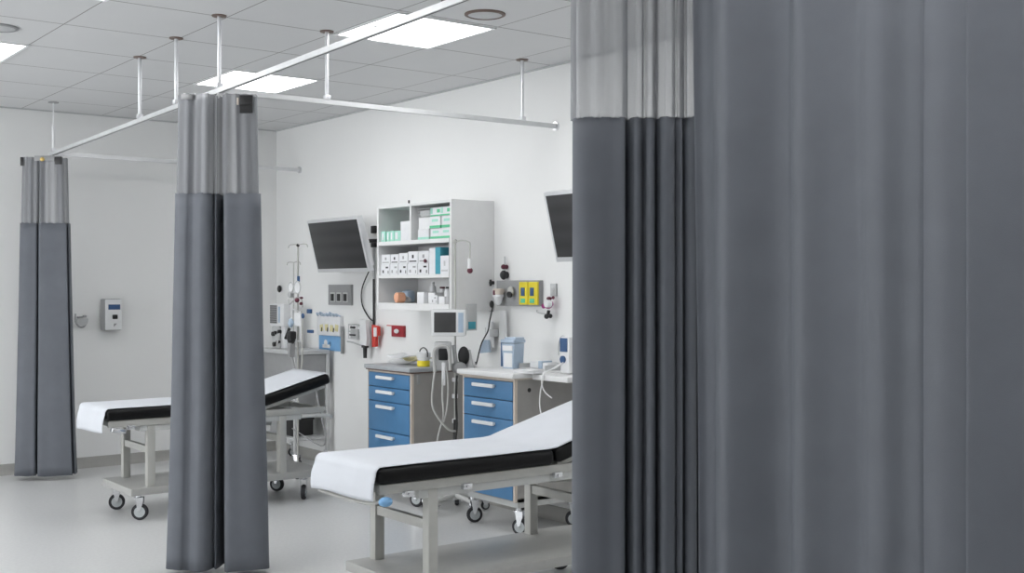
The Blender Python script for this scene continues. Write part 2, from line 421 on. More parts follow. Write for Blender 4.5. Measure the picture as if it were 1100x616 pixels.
# near gathered curtain
near = [(-.160, .03), (-.166, -.02), (-.140, -.046), (-.10, -.052), (-.065, -.046), (-.032, -.050), (-.025, -.03), (-.020, .012), (-.012, -.02), (.000, -.048), (.013, -.046),
        (.021, -.03), (.026, -.02), (.034, -.046), (.047, -.052), (.056, -.035), (.060, .010), (.066, -.03), (.076, -.056), (.092, -.058), (.106, -.05), (.111, -.034), (.118, -.046),
        (.128, -.05), (.134, -.01), (.139, -.04), (.150, -.056), (.165, -.052), (.172, -.02), (.180, -.045), (.20, -.05), (.215, -.01), (.235, -.04), (.26, -.03)]
dn = ray(680, 308); tn = 2.43 * U
cnr, Pn, fnn = curtain('privacy_curtain', 'near gathered grey curtain with net top right of the beds',
                       (dn.x * tn, dn.y * tn, 0), -YAW, near, EYE + .3405 * U + .008, ZR - .028, .03, topw=.97, seed=9, sway=.004)
for k, u in enumerate((-.15, -.08, -.02, .03, .08, .13, .18)):
    MB().cyl((u, 0, ZR - .035), (u, 0, ZR - .0135), .005, n=8).sph((u, 0, ZR - .032), .008).build('glider', 'white', cnr)
# big curtain nearest the camera: one long leaf with soft folds
big = [(-.055, .085, 0), (-.03, .10, 0), (.015, .085, 0), (.09, .02, 0), (.155, -.036, 0), (.182, -.048, 0), (.21, -.036, 0), (.27, .012, 0), (.32, .018, 0), (.365, -.020, 0), (.40, -.030, 0),
       (.46, -.002, 0), (.52, .012, 0), (.56, -.004, 0), (.60, -.008, 0), (.64, .008, 0), (.675, .010, 0), (.688, .013, 0), (.694, .007, 0), (.74, -.004, 0), (.782, .006, 0), (.789, .009, 0), (.794, .004, 0),
       (.84, .020, 0), (.92, .040, 0), (1.02, .03, 0), (1.10, -.01, 0), (1.2, .012, 0), (1.36, 0, 0)]
Yf = 1.595 * U; Xf_ = railx(Yf) - .005
ob = thing('privacy_curtain', 'large flat grey curtain filling the right side, nearest the viewer', 'curtain', (Xf_, Yf, 0), -PI / 2 - math.atan(.0464))
Pb = spline(big, 6)
def fb(p, z):
    return Vector((p.x + .004 * noise.noise(Vector((p.x * 5, z * .9, 2))), p.y * (1.12 - .1 * z) + .010 * noise.noise(Vector((p.x * 4, z * .8, 7))), z))
MB().sheet(Pb, [.03 + i * (ZR - .058) / 30 for i in range(31)], fb).build('cloth', 'curtain', ob, angle=80, solid=.0025)
for k in range(9):
    MB().cyl((.05 + .155 * k, 0, ZR - .032), (.05 + .155 * k, 0, ZR - .0135), .005, n=8).build('glider', 'white', ob)

# ------------------------------------------------------------------ castors
def castor(parent, x, y, ztop, r=.048, swing=0.0, tyre='rubber'):
    f = MB(); ca, sa = math.cos(swing), math.sin(swing)
    def q(a, b, c): return (x + a * ca - b * sa, y + a * sa + b * ca, c)
    f.cyl((x, y, ztop - .018), (x, y, ztop), .016, n=14)
    for s_ in (-1, 1):
        pts = [(-.014, 0), (.032, -.0), (.030, -.02), (.012, -.05), (.002, -.052)]
        A = [q(.0 + a, s_ * .017, ztop - .016 + b * (ztop - .016 - r) / .05) for a, b in pts]
        B = [q(.0 + a, s_ * .021, ztop - .016 + b * (ztop - .016 - r) / .05) for a, b in pts]
        va = [f.bm.verts.new(v) for v in A]; vb = [f.bm.verts.new(v) for v in B]
        f.bm.faces.new(va[::-1]); f.bm.faces.new(vb)
        for k in range(5): f.bm.faces.new((va[k], va[(k + 1) % 5], vb[(k + 1) % 5], vb[k]))
    f.box((x, y, ztop - .018), (.045, .045, .006), .002, rot=(0, 0, swing))
    fo = f.build('castor', 'chrome', parent)
    w = MB(); c = Vector(q(.010, 0, r))
    ax = Vector((-sa, ca, 0))
    w.cyl(c - ax * .013, c + ax * .013, r, n=28, bev=.005)
    wo = w.build('tyre', tyre, fo)
    h = MB(); h.cyl(c - ax * .0145, c + ax * .0145, r * .72, n=24, bev=.003).cyl(c - ax * .024, c + ax * .024, .007, n=10)
    h.build('wheel_hub', 'grey_wheel', fo)
    return fo

# ------------------------------------------------------------------ examination beds
ZT = .660; BW = .258; HX = .88; HA = R_(15); HL = .56; MT = .066
def cushion(m, x0, x1, z0, z1, yw, rr=.028, mi=0):
    m.box2((x0, -yw, z0), (x1, yw, z1), rr, mi=mi, seg=4)
def bed(label, loc):
    t = thing('examination_bed', label, 'bed', loc, 0, 'wheeled examination beds')
    m = MB(); cushion(m, 0, HX, ZT - MT, ZT, BW); m.build('mattress', 'vinyl', t)
    m = MB(); cushion(m, 0, HL, -MT, 0, BW)
    bk = m.build('backrest', 'vinyl', t); bk.location = (HX + .004, 0, ZT); bk.rotation_euler = (0, -HA, 0)
    s = MB()
    s.box2((.01, -BW + .03, -MT - .022), (HL - .03, -BW + .06, -MT), .003).box2((.01, BW - .06, -MT - .022), (HL - .03, BW - .03, -MT), .003).box2((HL - .06, -BW + .03, -MT - .022), (HL - .03, BW - .03, -MT), .003)
    s.build('backrest_frame', 'frame', bk)
    zb = ZT - MT
    # long side rails and cross members
    f = MB()
    for s_ in (-1, 1):
        f.box2((.015, s_ * (BW - .02), zb - .040), (1.40, s_ * (BW - .045), zb - .001), .004)
    for x in (.02, .30, .62, .86, 1.15, 1.375):
        f.box2((x, -BW + .045, zb - .035), (x + .03, BW - .045, zb - .005), .003)
    f.build('top_frame', 'frame', t)
    g = MB()
    for s_ in (-1, 1):
        g.box2((.20, s_ * .200, zb - .075), (1.24, s_ * .228, zb - .040), .003)
    g.box2((.20, -.200, zb - .075), (.23, .200, zb - .045), .003).box2((1.21, -.200, zb - .075), (1.24, .200, zb - .045), .003)
    g.build('under_frame', 'frame_light', t)
    for x in (.245, 1.09):
        for s_ in (-1, 1):
            MB().box2((x, s_ * .185, .175), (x + .046, s_ * .231, zb - .040), .004).build('leg', 'frame', t)
        MB().box2((x + .008, -.185, .385), (x + .036, .185, .425), .003).build('crossbar', 'frame', t)
    # shelf tray
    h = MB()
    h.box2((.14, -.255, .150), (1.40, .255, .192), .004)
    h.build('lower_shelf', 'shelf_grey', t)
    for k, (x, y) in enumerate(((.20, -.20), (.20, .20), (1.27, -.20), (1.27, .20))):
        castor(t, x, y, .150, swing=(-.55, -.35, .95, -.9)[k])
    # backrest lifting strut and brackets
    u = MB()
    u.cyl((.70, -.14, zb - .03), (1.20, -.14, zb + .060), .012).cyl((.70, .14, zb - .03), (1.20, .14, zb + .060), .012)
    u.cyl((1.20, -.16, zb + .060), (1.20, .16, zb + .060), .010)
    u.build('backrest_strut', 'chrome', t)
    u = MB(); u.box((.86, -.10, zb - .075), (.46, .035, .030), .004, rot=(0, .10, 0)).box((.86, .10, zb - .075), (.46, .035, .030), .004, rot=(0, .10, 0))
    u.cyl((.66, -.13, zb - .055), (.66, .13, zb - .055), .012)
    u.build('lift_arm', 'frame', t)
    MB().cyl((.70, 0, zb - .085), (1.0, 0, zb - .06), .020, n=20).cyl((1.0, 0, zb - .06), (1.14, 0, zb - .035), .010).build('gas_spring', 'grey', t)
    for x in (.14, .42, .90):
        b = MB()
        b.box((x, -BW + .012, zb - .045), (.045, .022, .024), .004).cyl((x, -BW - .004, zb - .045), (x, -BW + .02, zb - .045), .007)
        b.build('rail_bracket', 'chrome', t)
    for s_ in (-1, 1):
        MB().tube([(1.24, s_ * .23, zb - .055), (1.34, s_ * .24, zb - .055), (1.42, s_ * .24, zb - .062), (1.45, s_ * .24, zb - .075)], .013).build('push_handle', 'frame_light', t)
    return t
def bed_sheet(label, loc, drop, yw0, yw1, seed):
    yw0 += .007; yw1 -= .007
    prof = []
    for k in range(8): prof.append((-.010 - .006 * math.sin(k / 7 * PI), ZT - drop + (drop - .03) * k / 7))
    for k in range(1, 7):
        a = PI * .5 * k / 6; prof.append((-.010 + .028 * (1 - math.cos(a)), ZT - .028 + .033 * math.sin(a)))
    for k in range(1, 15): prof.append((.018 + (HX - .02 - .018) * k / 14, ZT + .005))
    prof.append((HX + .02, ZT + .009))
    for k in range(1, 10):
        d = (HL - .012) * k / 9
        prof.append((HX + .004 + d * math.cos(HA) - .006 * math.sin(HA), ZT + .006 + d * math.sin(HA)))
    m = MB(); n = 18; rows = []
    L = len(prof)
    for i, (x, z) in enumerate(prof):
        row = []
        for j in range(n + 1):
            q = j / n; y = yw0 + (yw1 - yw0) * q
            hang = max(0, (ZT - .03 - z) / drop) if i < 8 else 0
            nz_ = noise.noise(Vector((x * 4 + seed, y * 5, z * 4)))
            edge = 0
            if i >= 13:
                if j in (0, n): edge = -.002
            row.append(m.bm.verts.new((x - .018 * hang * (1 + nz_) , y * (1 + .03 * hang), z + (.0015 + .0015 * nz_ if i >= 13 else 0) + edge + (.018 * nz_ * hang) - (.02 * hang * q if i < 2 else 0))))
        rows.append(row)
    for a, b in zip(rows, rows[1:]):
        for j in range(n): m.bm.faces.new((a[j], a[j + 1], b[j + 1], b[j]))
    o = m.build('bed_sheet', 'sheet', angle=70, solid=.002)
    tag(o, label, 'sheet', 'white sheets on the examination beds', loc)
    return o
B1 = (1.795 * U, 3.19 * U + .015, 0); B2 = (1.705 * U, 5.355 * U + .01, 0)
b1 = bed('near examination bed with a blue lever, its shelf cut by the bottom edge', B1)
b2 = dup(b1, 'far examination bed partly hidden behind the middle grey curtain', B2)
MB().tube([(.0, BW - .03, ZT - MT - .082), (-.005, 0, ZT - MT - .082), (.0, -.18, ZT - MT - .078), (.012, -.25, ZT - MT - .06)], .007, mi=0).build('release_bar', 'frame', b1)
MB().sph((.012, -.285, ZT - MT - .058), .024, (1.25, .9, .8)).build('lever_knob', 'lightblue', b1, label='blue lever knob')
MB().box((.06, -.27, ZT - MT - .055), (.09, .03, .028), .008, rot=(0, .2, .2)).build('release_handle', 'chrome', b2)
bed_sheet('white sheet draped over the foot of the near bed', B1, .125, -BW + .004, BW - .004, 2)
bed_sheet('white sheet draped over the foot of the far bed', B2, .135, -BW + .004, BW - .03, 6)

# ------------------------------------------------------------------ drawer carts
def drawer_cart(label, Xf, Y0, Y1, ztop, heights, top_mat, edge_mat, depth, handle_w, over=.012):
    """front faces -X; Y1 far end, Y0 near end"""
    W = Y1 - Y0
    t = thing('drawer_cart', label, 'drawer cart', (Xf, (Y0 + Y1) / 2, 0), -PI / 2)
    zb = .185; zt = ztop - .035
    m = MB(); w2 = W / 2
    m.box2((-w2, .018, zb), (-w2 + .018, depth, zt)).box2((w2 - .018, .018, zb), (w2, depth, zt)).box2((-w2, depth - .015, zb), (w2, depth, zt))
    m.box2((-w2, .018, zb), (w2, depth, zb + .018)).box2((-w2 + .01, .03, zb + .02), (w2 - .01, depth - .02, zt))
    m.build('body', 'cart', t, smooth=False)
    e = MB(); e.box2((-w2, 0, zb), (-w2 + .014, .018, zt)).box2((w2 - .014, 0, zb), (w2, .018, zt)).box2((-w2 + .014, .004, zt - .012), (w2 - .014, .018, zt))
    e.build('edge_trim', 'cream', t, smooth=False)
    z = zt - .014
    for k, h in enumerate(heights):
        z0 = z - h + .004
        d = MB().box2((-w2 + .016, -.004, z0), (w2 - .016, .018, z), .003).build('drawer', 'blue', t)
        hm = MB(); hz = z - min(.030, h * .3); cx = -.02
        hm.box((cx, -.022, hz), (handle_w, .016, .020), .004).box((cx - handle_w * .42, -.010, hz), (.02, .02, .014), .002).box((cx + handle_w * .42, -.010, hz), (.02, .02, .014), .002)
        hm.build('handle', 'white', d)
        z -= h
    p = MB(); p.box2((-w2 - over, -over - .01, zt + .008), (w2 + over, depth + .005, ztop), .006); p.build('worktop', top_mat, t)
    p = MB(); p.box2((-w2 - over * .6, -over * .6 - .004, zt), (w2 + over * .6, depth, zt + .008)); p.build('worktop_edge', edge_mat, t)
    bs = MB(); bs.box2((-w2 + .01, .03, .150), (w2 - .01, .06, .184), .004).box2((-w2 + .01, depth - .06, .150), (w2 - .01, depth - .03, .184), .004)
    bs.box2((-w2 + .01, .06, .150), (-w2 + .04, depth - .06, .184), .004).box2((w2 - .04, .06, .150), (w2 - .01, depth - .06, .184), .004)
    bs.build('base_frame', 'frame_light', t)
    for k, (x, y) in enumerate(((-w2 + .03, .05), (w2 - .03, .05), (-w2 + .03, depth - .05), (w2 - .03, depth - .05))):
        castor(t, x, y, .150, r=.046, swing=(1.2, .5, 2.0, .9)[k])
    return t
Xc = 2.985 * U
dc1 = drawer_cart('blue four-drawer cart under the wall cabinet, grey worktop with papers', Xc, 4.70 * U, 5.105 * U, .862, (.092, .092, .190, .260), 'greytop', 'brown', .46, .20)
dc2 = drawer_cart('blue drawer cart with a thick white worktop nearest the gathered near curtain', Xc, 3.895 * U, 4.275 * U, .890, (.106, .104, .16, .28), 'laminate', 'cream', .48, .20, over=.02)
W2N = 3.895 * U
MB().cyl((.24 + .001, .10, .795), (.2485, .10, .795), .012, n=16).build('side_lock', 'black', dc2)
MB().box((.265, .05, .79), (.012, .02, .06), .003).build('side_hook', 'grey', dc1)
# worktop run beside cart two
tag(MB().box2((0, -.30, -.03), (.36, 0, 0), .006).build('side_worktop', 'laminate'), 'white wall-side worktop extension hidden mostly behind the near curtain', 'worktop', loc=(Xc + .10, W2N - .025, .885))

# ------------------------------------------------------------------ wall cabinet with open shelves
SXF = 3.11 * U; SY0, SY1 = 4.547 * U, 5.225 * U; SZ = EYE - .118 * U * 1.0
SD = WX - SXF; SW = SY1 - SY0; SYC = (SY0 + SY1) / 2
zbot, z2, z1, ztp = 0, .0590 * U + .118 * U, .2294 * U + .118 * U, .411 * U + .118 * U
cab = thing('wall_cabinet', 'white open wall cabinet with three shelves of supplies', 'cabinet', (SXF, SYC, SZ), -PI / 2)
h = SW / 2; th = .018
def sx(px): return SYC - onX(px, 300, SXF + .02).y
def sz(px, py): return onX(px, py, SXF + .02).z - SZ
m = MB(); m.box2((-h, 0, 0), (-h + th, SD - .0005, ztp)).box2((h - th, 0, 0), (h, SD - .0005, ztp)).box2((-h + th, SD - .009, .001), (h - th, SD - .001, ztp - .001))
m.build('carcass', 'laminate', cab, smooth=False)
MB().box2((-h + th, .001, ztp - .017), (h - th, SD - .009, ztp - .001), .001).build('top_panel', 'laminate', cab, smooth=False)
for zz, n_, tt in ((0, 'bottom_panel', .045), (z2 - .022, 'shelf', .022), (z1 - .026, 'shelf', .026)):
    MB().box2((-h + th, .002, zz), (h - th, SD - .008, zz + tt), .001).build(n_, 'laminate', cab, smooth=False)
dx = sx(443)
MB().box2((dx - .008, .004, z1), (dx + .008, SD - .008, ztp - .016)).build('divider', 'laminate', cab, smooth=False)
MB().box2((h - th - .004, -.004, 0), (h - th + .002, -.0005, z1)).build('edge_strip', 'greyL', cab, smooth=False)
MB().cyl((sx(443), -.006, ztp + .0), (sx(443), -.006, ztp + .02), .006).build('peg', 'black', cab)
FRAME = Matrix.Translation((SXF, SYC, SZ)) @ Matrix.Rotation(-PI / 2, 4, 'Z')
def put(o, lx, ly, lz, label, cat, group=None, rz=0):
    p = FRAME @ Vector((lx, ly, lz)); return tag(o, label, cat, group, p, -PI / 2 + rz)
def carton(w, d, hh, mats, kind=0):
    m = MB(); m.box2((-w / 2, 0, 0), (w / 2, d, hh), .0015, mi=0)
    e = .0008
    if kind == 'green':       # glove box: green band at its foot and a slot outline
        m.box2((-w / 2 - e, -e, .001), (w / 2 + e, d * .98, hh * .24), mi=1)
        m.box2((-w * .28, -e * 1.5, hh * .55), (w * .28, 0, hh * .78), mi=2)
    elif kind == 'greentop':
        m.box2((-w / 2 - e, -e, .001), (w / 2 + e, d * .98, hh * .18), mi=1)
        m.box2((-w * .5 - e, -e, hh * .3), (-w * .30, d * .98, hh * .96), mi=2)
        m.box2((w * .12, -e * 1.5, hh * .4), (w * .4, 0, hh * .8), mi=1)
    elif kind == 'print':
        m.box2((-w * .32, -e, hh * .18), (-w * .16, 0, hh * .45), mi=1).box2((w * .05, -e, hh * .62), (w * .33, 0, hh * .78), mi=1)
        m.box2((w * .30, -e, hh * .12), (w * .38, 0, hh * .40), mi=1)
    elif kind == 'print2':
        m.box2((-w * .38, -e, hh * .14), (w * .36, 0, hh * .24), mi=1).box2((-w * .10, -e, hh * .44), (w * .08, 0, hh * .72), mi=1)
    return m.build('carton', mats, smooth=False)
def sxd(px, ly): return SYC - onX(px, 300, SXF + ly).y
def szd(px, py, ly): return onX(px, py, SXF + ly).z - SZ
h_in = SW / 2 - .018
GRID_BASE = {'t': z1 + .0005, 'm': z2 + .0005, 'b': .0455}
# mint cartons on the top shelf
for k, (a, b) in enumerate(((409.5, 414), (415.3, 418.6), (419.0, 423.0), (423.4, 430))):
    w = sx(b) - sx(a)
    m = MB().box2((-w / 2, 0, 0), (w / 2, .12, (.070 - .003 * (k % 2))), .002, mi=0).box2((-w * .3, -.001, .012), (w * .1, 0, .058), mi=1)
    o = m.build('carton', ['mint', 'offwhite'], smooth=False)
    put(o, (sx(a) + sx(b)) / 2, .02, GRID_BASE['t'], ['mint green carton at the left end of the top shelf', 'narrow mint green carton, second from the left on the top shelf',
        'mint green carton, third from the left on the top shelf', 'widest mint green carton, beside the tall white box on the top shelf'][k], 'carton', 'mint green cartons on the top shelf')
w = sx(441) - sx(431)
put(carton(w, .14, .125, ['offwhite']), sx(436), .015, GRID_BASE['t'], 'tall plain white box beside the divider on the top shelf', 'box')
# glove box stack
rowz = [(0, .066), (.067, .074), (.142, .056)]
cols = [(447.5, 459.3), (460.2, 471.4), (472.2, 483.0)]
colw = ['left', 'middle', 'right']; roww = ['bottom', 'middle', 'top']
for j, (z0, hh) in enumerate(rowz):
    for i, (a, b) in enumerate(cols):
        if i == 0 and j == 2: continue
        w = sx(b) - sx(a)
        kd = 'green' if j < 2 else 'greentop'
        mats = ['offwhite', 'green', 'mint']
        if i == 0 and j == 1: kd = 0; mats = ['white']
        if i == 0 and j == 0: mats = ['offwhite', 'mint', 'offwhite']
        o = carton(w, .20, hh, mats, kd)
        put(o, (sx(a) + sx(b)) / 2, .03 + .006 * ((i + j) % 2), GRID_BASE['t'] + z0,
            ('plain white box' if kd == 0 else 'white glove box with green print') + ', %s row, %s column right of the divider' % (roww[j], colw[i]), 'box', 'stacked glove boxes on the top shelf')
# wire basket on the left column
w = sx(460) - sx(447.5)
m = MB(); zz = .055
for q in range(4): m.tube([(-w / 2, 0, q * zz / 3), (w / 2, 0, q * zz / 3), (w / 2, .18, q * zz / 3), (-w / 2, .18, q * zz / 3)], .0016, n=5, smooth=0, closed=True)
for q in range(9): m.cyl((-w / 2 + w * q / 8, 0, 0), (-w / 2 + w * q / 8, 0, zz), .0013, n=5)
for q in range(7): m.cyl((-w / 2 + w * q / 6, 0, 0), (-w / 2 + w * q / 6, .18, 0), .0013, n=5)
m.box2((-w / 2 + .006, .01, .004), (w / 2 - .006, .17, .045), .01)
o = m.build('wire_basket', 'greyL'); put(o, (sx(460) + sx(447.5)) / 2, .03, GRID_BASE['t'] + .1425, 'small grey wire basket on top of the plain white box beside the divider', 'basket')
# printed cartons, middle shelf
xb = [409.0, 418.8, 427.8, 437.6, 448.5, 460.3]
for r in range(2):
    for k in range(5):
        a, b = xb[k] + .3, xb[k + 1] - .3; w = sx(b) - sx(a)
        hh = .070 if r == 0 else (.064 if k < 2 else .070 if k < 3 else .078)
        o = carton(w, .19, hh, ['offwhite', 'grey' if (k + r) % 2 else 'black'], 'print' if r == 0 else 'print2')
        put(o, (sx(a) + sx(b)) / 2, .02 + .004 * ((k * 3 + r) % 3), GRID_BASE['m'] + (0 if r == 0 else .0708), 'white printed carton, %s row on the middle shelf, %s' %
            ('lower' if r == 0 else 'upper', ['at the left end', 'second from the left', 'in the middle', 'fourth from the left', 'next to the white file box'][k]), 'carton', 'white printed cartons on the middle shelf')
def simple(px0, px1, py_top, base, ly, dep, mat, label, cat, name='box', kind=0, mats=None):
    w = sx(px1) - sx(px0); z0 = GRID_BASE[base]
    hh = sz((px0 + px1) / 2, py_top) - z0
    o = carton(w, dep, hh, mats or [mat], kind); o.name = name
    return put(o, (sx(px0) + sx(px1)) / 2, ly, z0, label, cat)
simple(461.0, 467.6, 266.5, 'm', .02, .22, 'offwhite', 'upright white file box left of the teal folder', 'file', 'file_box')
simple(468.2, 473.6, 265.8, 'm', .015, .22, 'teal', 'upright teal folder on the middle shelf', 'folder', 'folder')
simple(474.2, 483.4, 274.8, 'm', .012, .10, 'offwhite', 'white box at the right end of the middle shelf', 'box', 'box', 'print2', ['offwhite', 'greyL'])
simple(474.4, 483.4, 265.0, 'm', .125, .12, 'darkteal', 'dark teal box behind the white box on the middle shelf', 'box')
p = FRAME @ Vector((sx(457.6), .0165, sz(457.6, 280.5)))
tag(MB().cyl((0, 0, 0), (0, .008, 0), .013, n=18, bev=.002).build('round_seal', 'maroon'), 'dark red round seal on the front of an upper printed carton', 'seal', loc=p + Vector((-.008, 0, 0)), rz=-PI / 2)
# bottom shelf
def bottle(label, px, py_top, base, ly, r, mats, capm='white', neck=.45):
    z0 = GRID_BASE[base]; hh = szd(px, py_top, ly) - z0
    t = thing('bottle', label, 'bottle', FRAME @ Vector((sxd(px, ly), ly, z0)), 0)
    MB().lathe([(r * .9, 0), (r, .004), (r, hh * .72), (r * .85, hh * .80), (r * neck, hh * .86), (r * neck, hh * .9)], n=20).build('body', mats, t)
    MB().cyl((0, 0, hh * .88), (0, 0, hh), r * neck * 1.25, n=16, bev=.001).build('cap', capm, t)
    return t
m = MB(); m.lathe([(.012, -.03), (.030, -.03), (.034, -.026), (.034, .026), (.030, .03), (.012, .03)], n=24)
o = m.build('bandage_roll', 'orange'); o.rotation_euler = (R_(90), 0, 0)
tag(o, 'orange bandage roll lying on the lower cabinet shelf', 'bandage', loc=FRAME @ Vector((sxd(429.5, .07), .07, GRID_BASE['b'] + .0345))); o.rotation_euler = (0, R_(90), R_(-8))
m = MB(); m.sph((0, 0, .022), .032, (1.1, .8, .68)).sph((.025, .0, .018), .022, (1, 1, .8))
o = m.build('cotton_bag', 'offwhite'); put(o, sxd(437, .15), .145, GRID_BASE['b'], 'crumpled white bag behind the orange roll', 'bag')
m = MB(); m.lathe([(.030, 0), (.042, .006), (.046, .05), (.040, .075), (.020, .085)], n=20)
o = m.build('jar', 'clearblue'); put(o, -h_in + .055, .20, GRID_BASE['b'], 'pale blue plastic jar at the back left of the lower shelf', 'jar')
simple(448.0, 455.2, 313.8, 'b', .02, .10, 'offwhite', 'white box at the left of the lower shelf group', 'box')
simple(455.6, 462.4, 314.6, 'b', .05, .10, 'white', 'white box second from the left in the lower shelf group', 'box')
simple(463.0, 469.4, 317.5, 'b', .02, .08, 'offwhite', 'small white printed box under the slim bottle', 'box', 'box', 'print', ['offwhite', 'grey'])
simple(469.8, 476.0, 318.8, 'b', .03, .08, 'white', 'low white box in front of the dark red cap', 'box')
bottle('slim white bottle standing tallest on the lower shelf', 464.8, 303.2, 'b', .17, .022, 'white')
bottle('white bottle with a dark red cap on the lower shelf', 475.2, 308.2, 'b', .145, .020, 'white', 'maroon', .7)
bottle('white bottle with a black cap at the right end of the lower shelf', 480.6, 308.2, 'b', .06, .019, 'offwhite', 'black', .5)

# ------------------------------------------------------------------ things on the right wall
def wallbox(px0, px1, py0, py1, X=WX):
    a = onX(px0, (py0 + py1) / 2, X); b = onX(px1, (py0 + py1) / 2, X); pc = (px0 + px1) / 2
    zt_ = onX(pc, py0, X).z; zb_ = onX(pc, py1, X).z
    return Vector((X, (a.y + b.y) / 2, zb_)), abs(a.y - b.y), zt_ - zb_
RW = -PI / 2
# tilted wall monitor
def wall_monitor(label, px, py, w, hh, arm_x):
    """(px,py): lower left corner of the screen in the survey"""
    Xb = 3.215 * U
    p = onX(px, py, Xb)
    t = thing('wall_monitor', label, 'monitor', (Xb, p.y - w / 2, p.z), RW, 'tilted monitors on the right wall')
    tilt = R_(14)
    sc = bpy.data.objects.new('casing', None)
    m = MB(); m.box2((-w / 2, -.020, 0), (w / 2, .020, hh), .006)
    ob_ = m.build('casing', 'alu', t); ob_.rotation_euler = (tilt, 0, 0)
    bpy.data.objects.remove(sc)
    MB().box2((-w / 2 + .02, -.0225, .028), (w / 2 - .02, -.019, hh - .02), .001).build('screen', 'screen', ob_)
    MB().box2((-w / 2 + .015, .0205, .03), (w / 2 - .02, .045, hh - .05), .012).build('back_cover', 'white', ob_)
    dpt = WX - Xb
    a = MB(); a.box((arm_x, dpt - .012, hh * .55), (.05, .022, .26), .003)
    a.cyl((arm_x, dpt - .03, hh * .55), (0.05, .06 - .25 * hh * .5, hh * .55), .014)
    a.cyl((arm_x, dpt - .03, hh * .45), (arm_x, dpt - .03, hh * .72), .022)
    a.build('wall_arm', 'black', t)
    return t
mon1 = wall_monitor('silver-framed dark wall monitor left of the wall cabinet', 344.0, 292.5, .755, .395, .40)
mon2 = dup(mon1, 'silver-framed dark wall monitor half hidden by the near grey curtain')
pm = onX(600.5, 281.0, 3.215 * U); mon2.location = (3.215 * U, pm.y - .755 / 2, pm.z)
# cable and black conduit under the first monitor
c0 = onX(397, 291, WX - .02)
pts = [onX(397, 290, WX - .06), onX(389, 310, WX - .02), onX(389, 327, WX - .012), onX(396, 341, WX - .012), onX(401, 345, WX - .012)]
tag(MB().tube(pts, .005).build('monitor_cable', 'black'), 'thin black cable looping down from the wall monitor', 'cable')
p = onX(401, 400, WX - .012)
cd = thing('wall_conduit', 'black vertical pipe on the wall between monitor and cabinet, running down to the red holder', 'pipe', onX(401.5, 372, WX - .014))
zt_ = onX(401.5, 300, WX).z - cd.location.z; zmid = onX(401.5, 308, WX).z - cd.location.z
MB().cyl((0, 0, 0), (0, 0, zt_), .008).build('pipe', 'black', cd)
MB().cyl((0, 0, zt_), (0, 0, onX(401.5, 262, WX).z - cd.location.z), .007).build('upper_pipe', 'greyL', cd)
for pz in (247, 262):
    MB().box((0, -.0, onX(401.5, pz, WX).z - cd.location.z), (.026, .05, .055), .006).build('clamp', 'black', cd)
# double socket plate with three dark outlets
def plate(name, label, cat, r, deep, mat='grey'):
    p, w, hh = wallbox(*r); t = thing(name, label, cat, p, RW)
    MB().box2((-w / 2, -deep, 0), (w / 2, 0, hh), .003).build('plate', mat, t)
    return t, w, hh
t, w, hh = plate('socket_plate', 'grey wall plate with three dark sockets under the left monitor', 'socket', (355, 379.5, 306, 328), .02, 'grey')
for k in range(3):
    x = -w * .29 + k * w * .28
    MB().box2((x - w * .10, -.024, hh * .15), (x + w * .10, -.0195, hh * .62), .001).build('socket', 'frame_light', t)
    MB().box2((x - w * .065, -.028, hh * .20), (x + w * .065, -.0235, hh * .55), .001).build('plug', 'black', t)
# blue sign with white emblem, glove dispenser above
t, w, hh = plate('wall_sign', 'light blue rounded sign with a white emblem below the socket plate', 'sign', (343.5, 369, 361, 377), .008, 'lightblue')
m = MB(); m.lathe([(.0, 0), (.001, 0), (.001, .0)], n=4)
m = MB(); m.cyl((-w * .20, -.0105, hh * .50), (-w * .20, -.0075, hh * .50), hh * .22, n=18).box2((-w * .33, -.0105, hh * .16), (-w * .02, -.0075, hh * .40), .001)
m.build('emblem', 'white', t); MB().cyl((-w * .02, -.010, hh * .45), (-w * .02, -.0075, hh * .45), hh * .16, n=16).build('emblem_dot', 'blue', t)
t, w, hh = plate('paper_holder', 'cream wall holder with loose papers above the blue sign', 'holder', (344.5, 369, 340, 360.5), .03, 'offwhite')
m = MB()
for k in range(4):
    m.box((-w * .3 + k * w * .22, -.032, hh * (.38 + .03 * (k % 2))), (w * .13, .003, hh * .34), rot=(0, .1 * (k - 1.5), 0))
m.build('leaflet', ['paleyellow'], t)
for k in range(3): MB().box((-w * .28 + k * w * .26, -.0345, hh * .30), (w * .035, .002, hh * .22), rot=(0, .2, 0)).build('print_mark', 'black', t)
m = MB()
for k in range(7): m.tube([(-w * .5 + k * w * .14, -.02, hh * .98), (-w * .42 + k * w * .14, -.05, hh * (1.16 + .05 * math.sin(k * 2))), (-w * .3 + k * w * .13, -.02, hh * 1.0)], .006, n=6)
m.build('plastic_sleeve', 'clearblue', t)
MB().box2((w * .52, -.03, -hh * .9), (w * .57, -.01, hh * .5), .001).build('side_strip', 'grey', t)
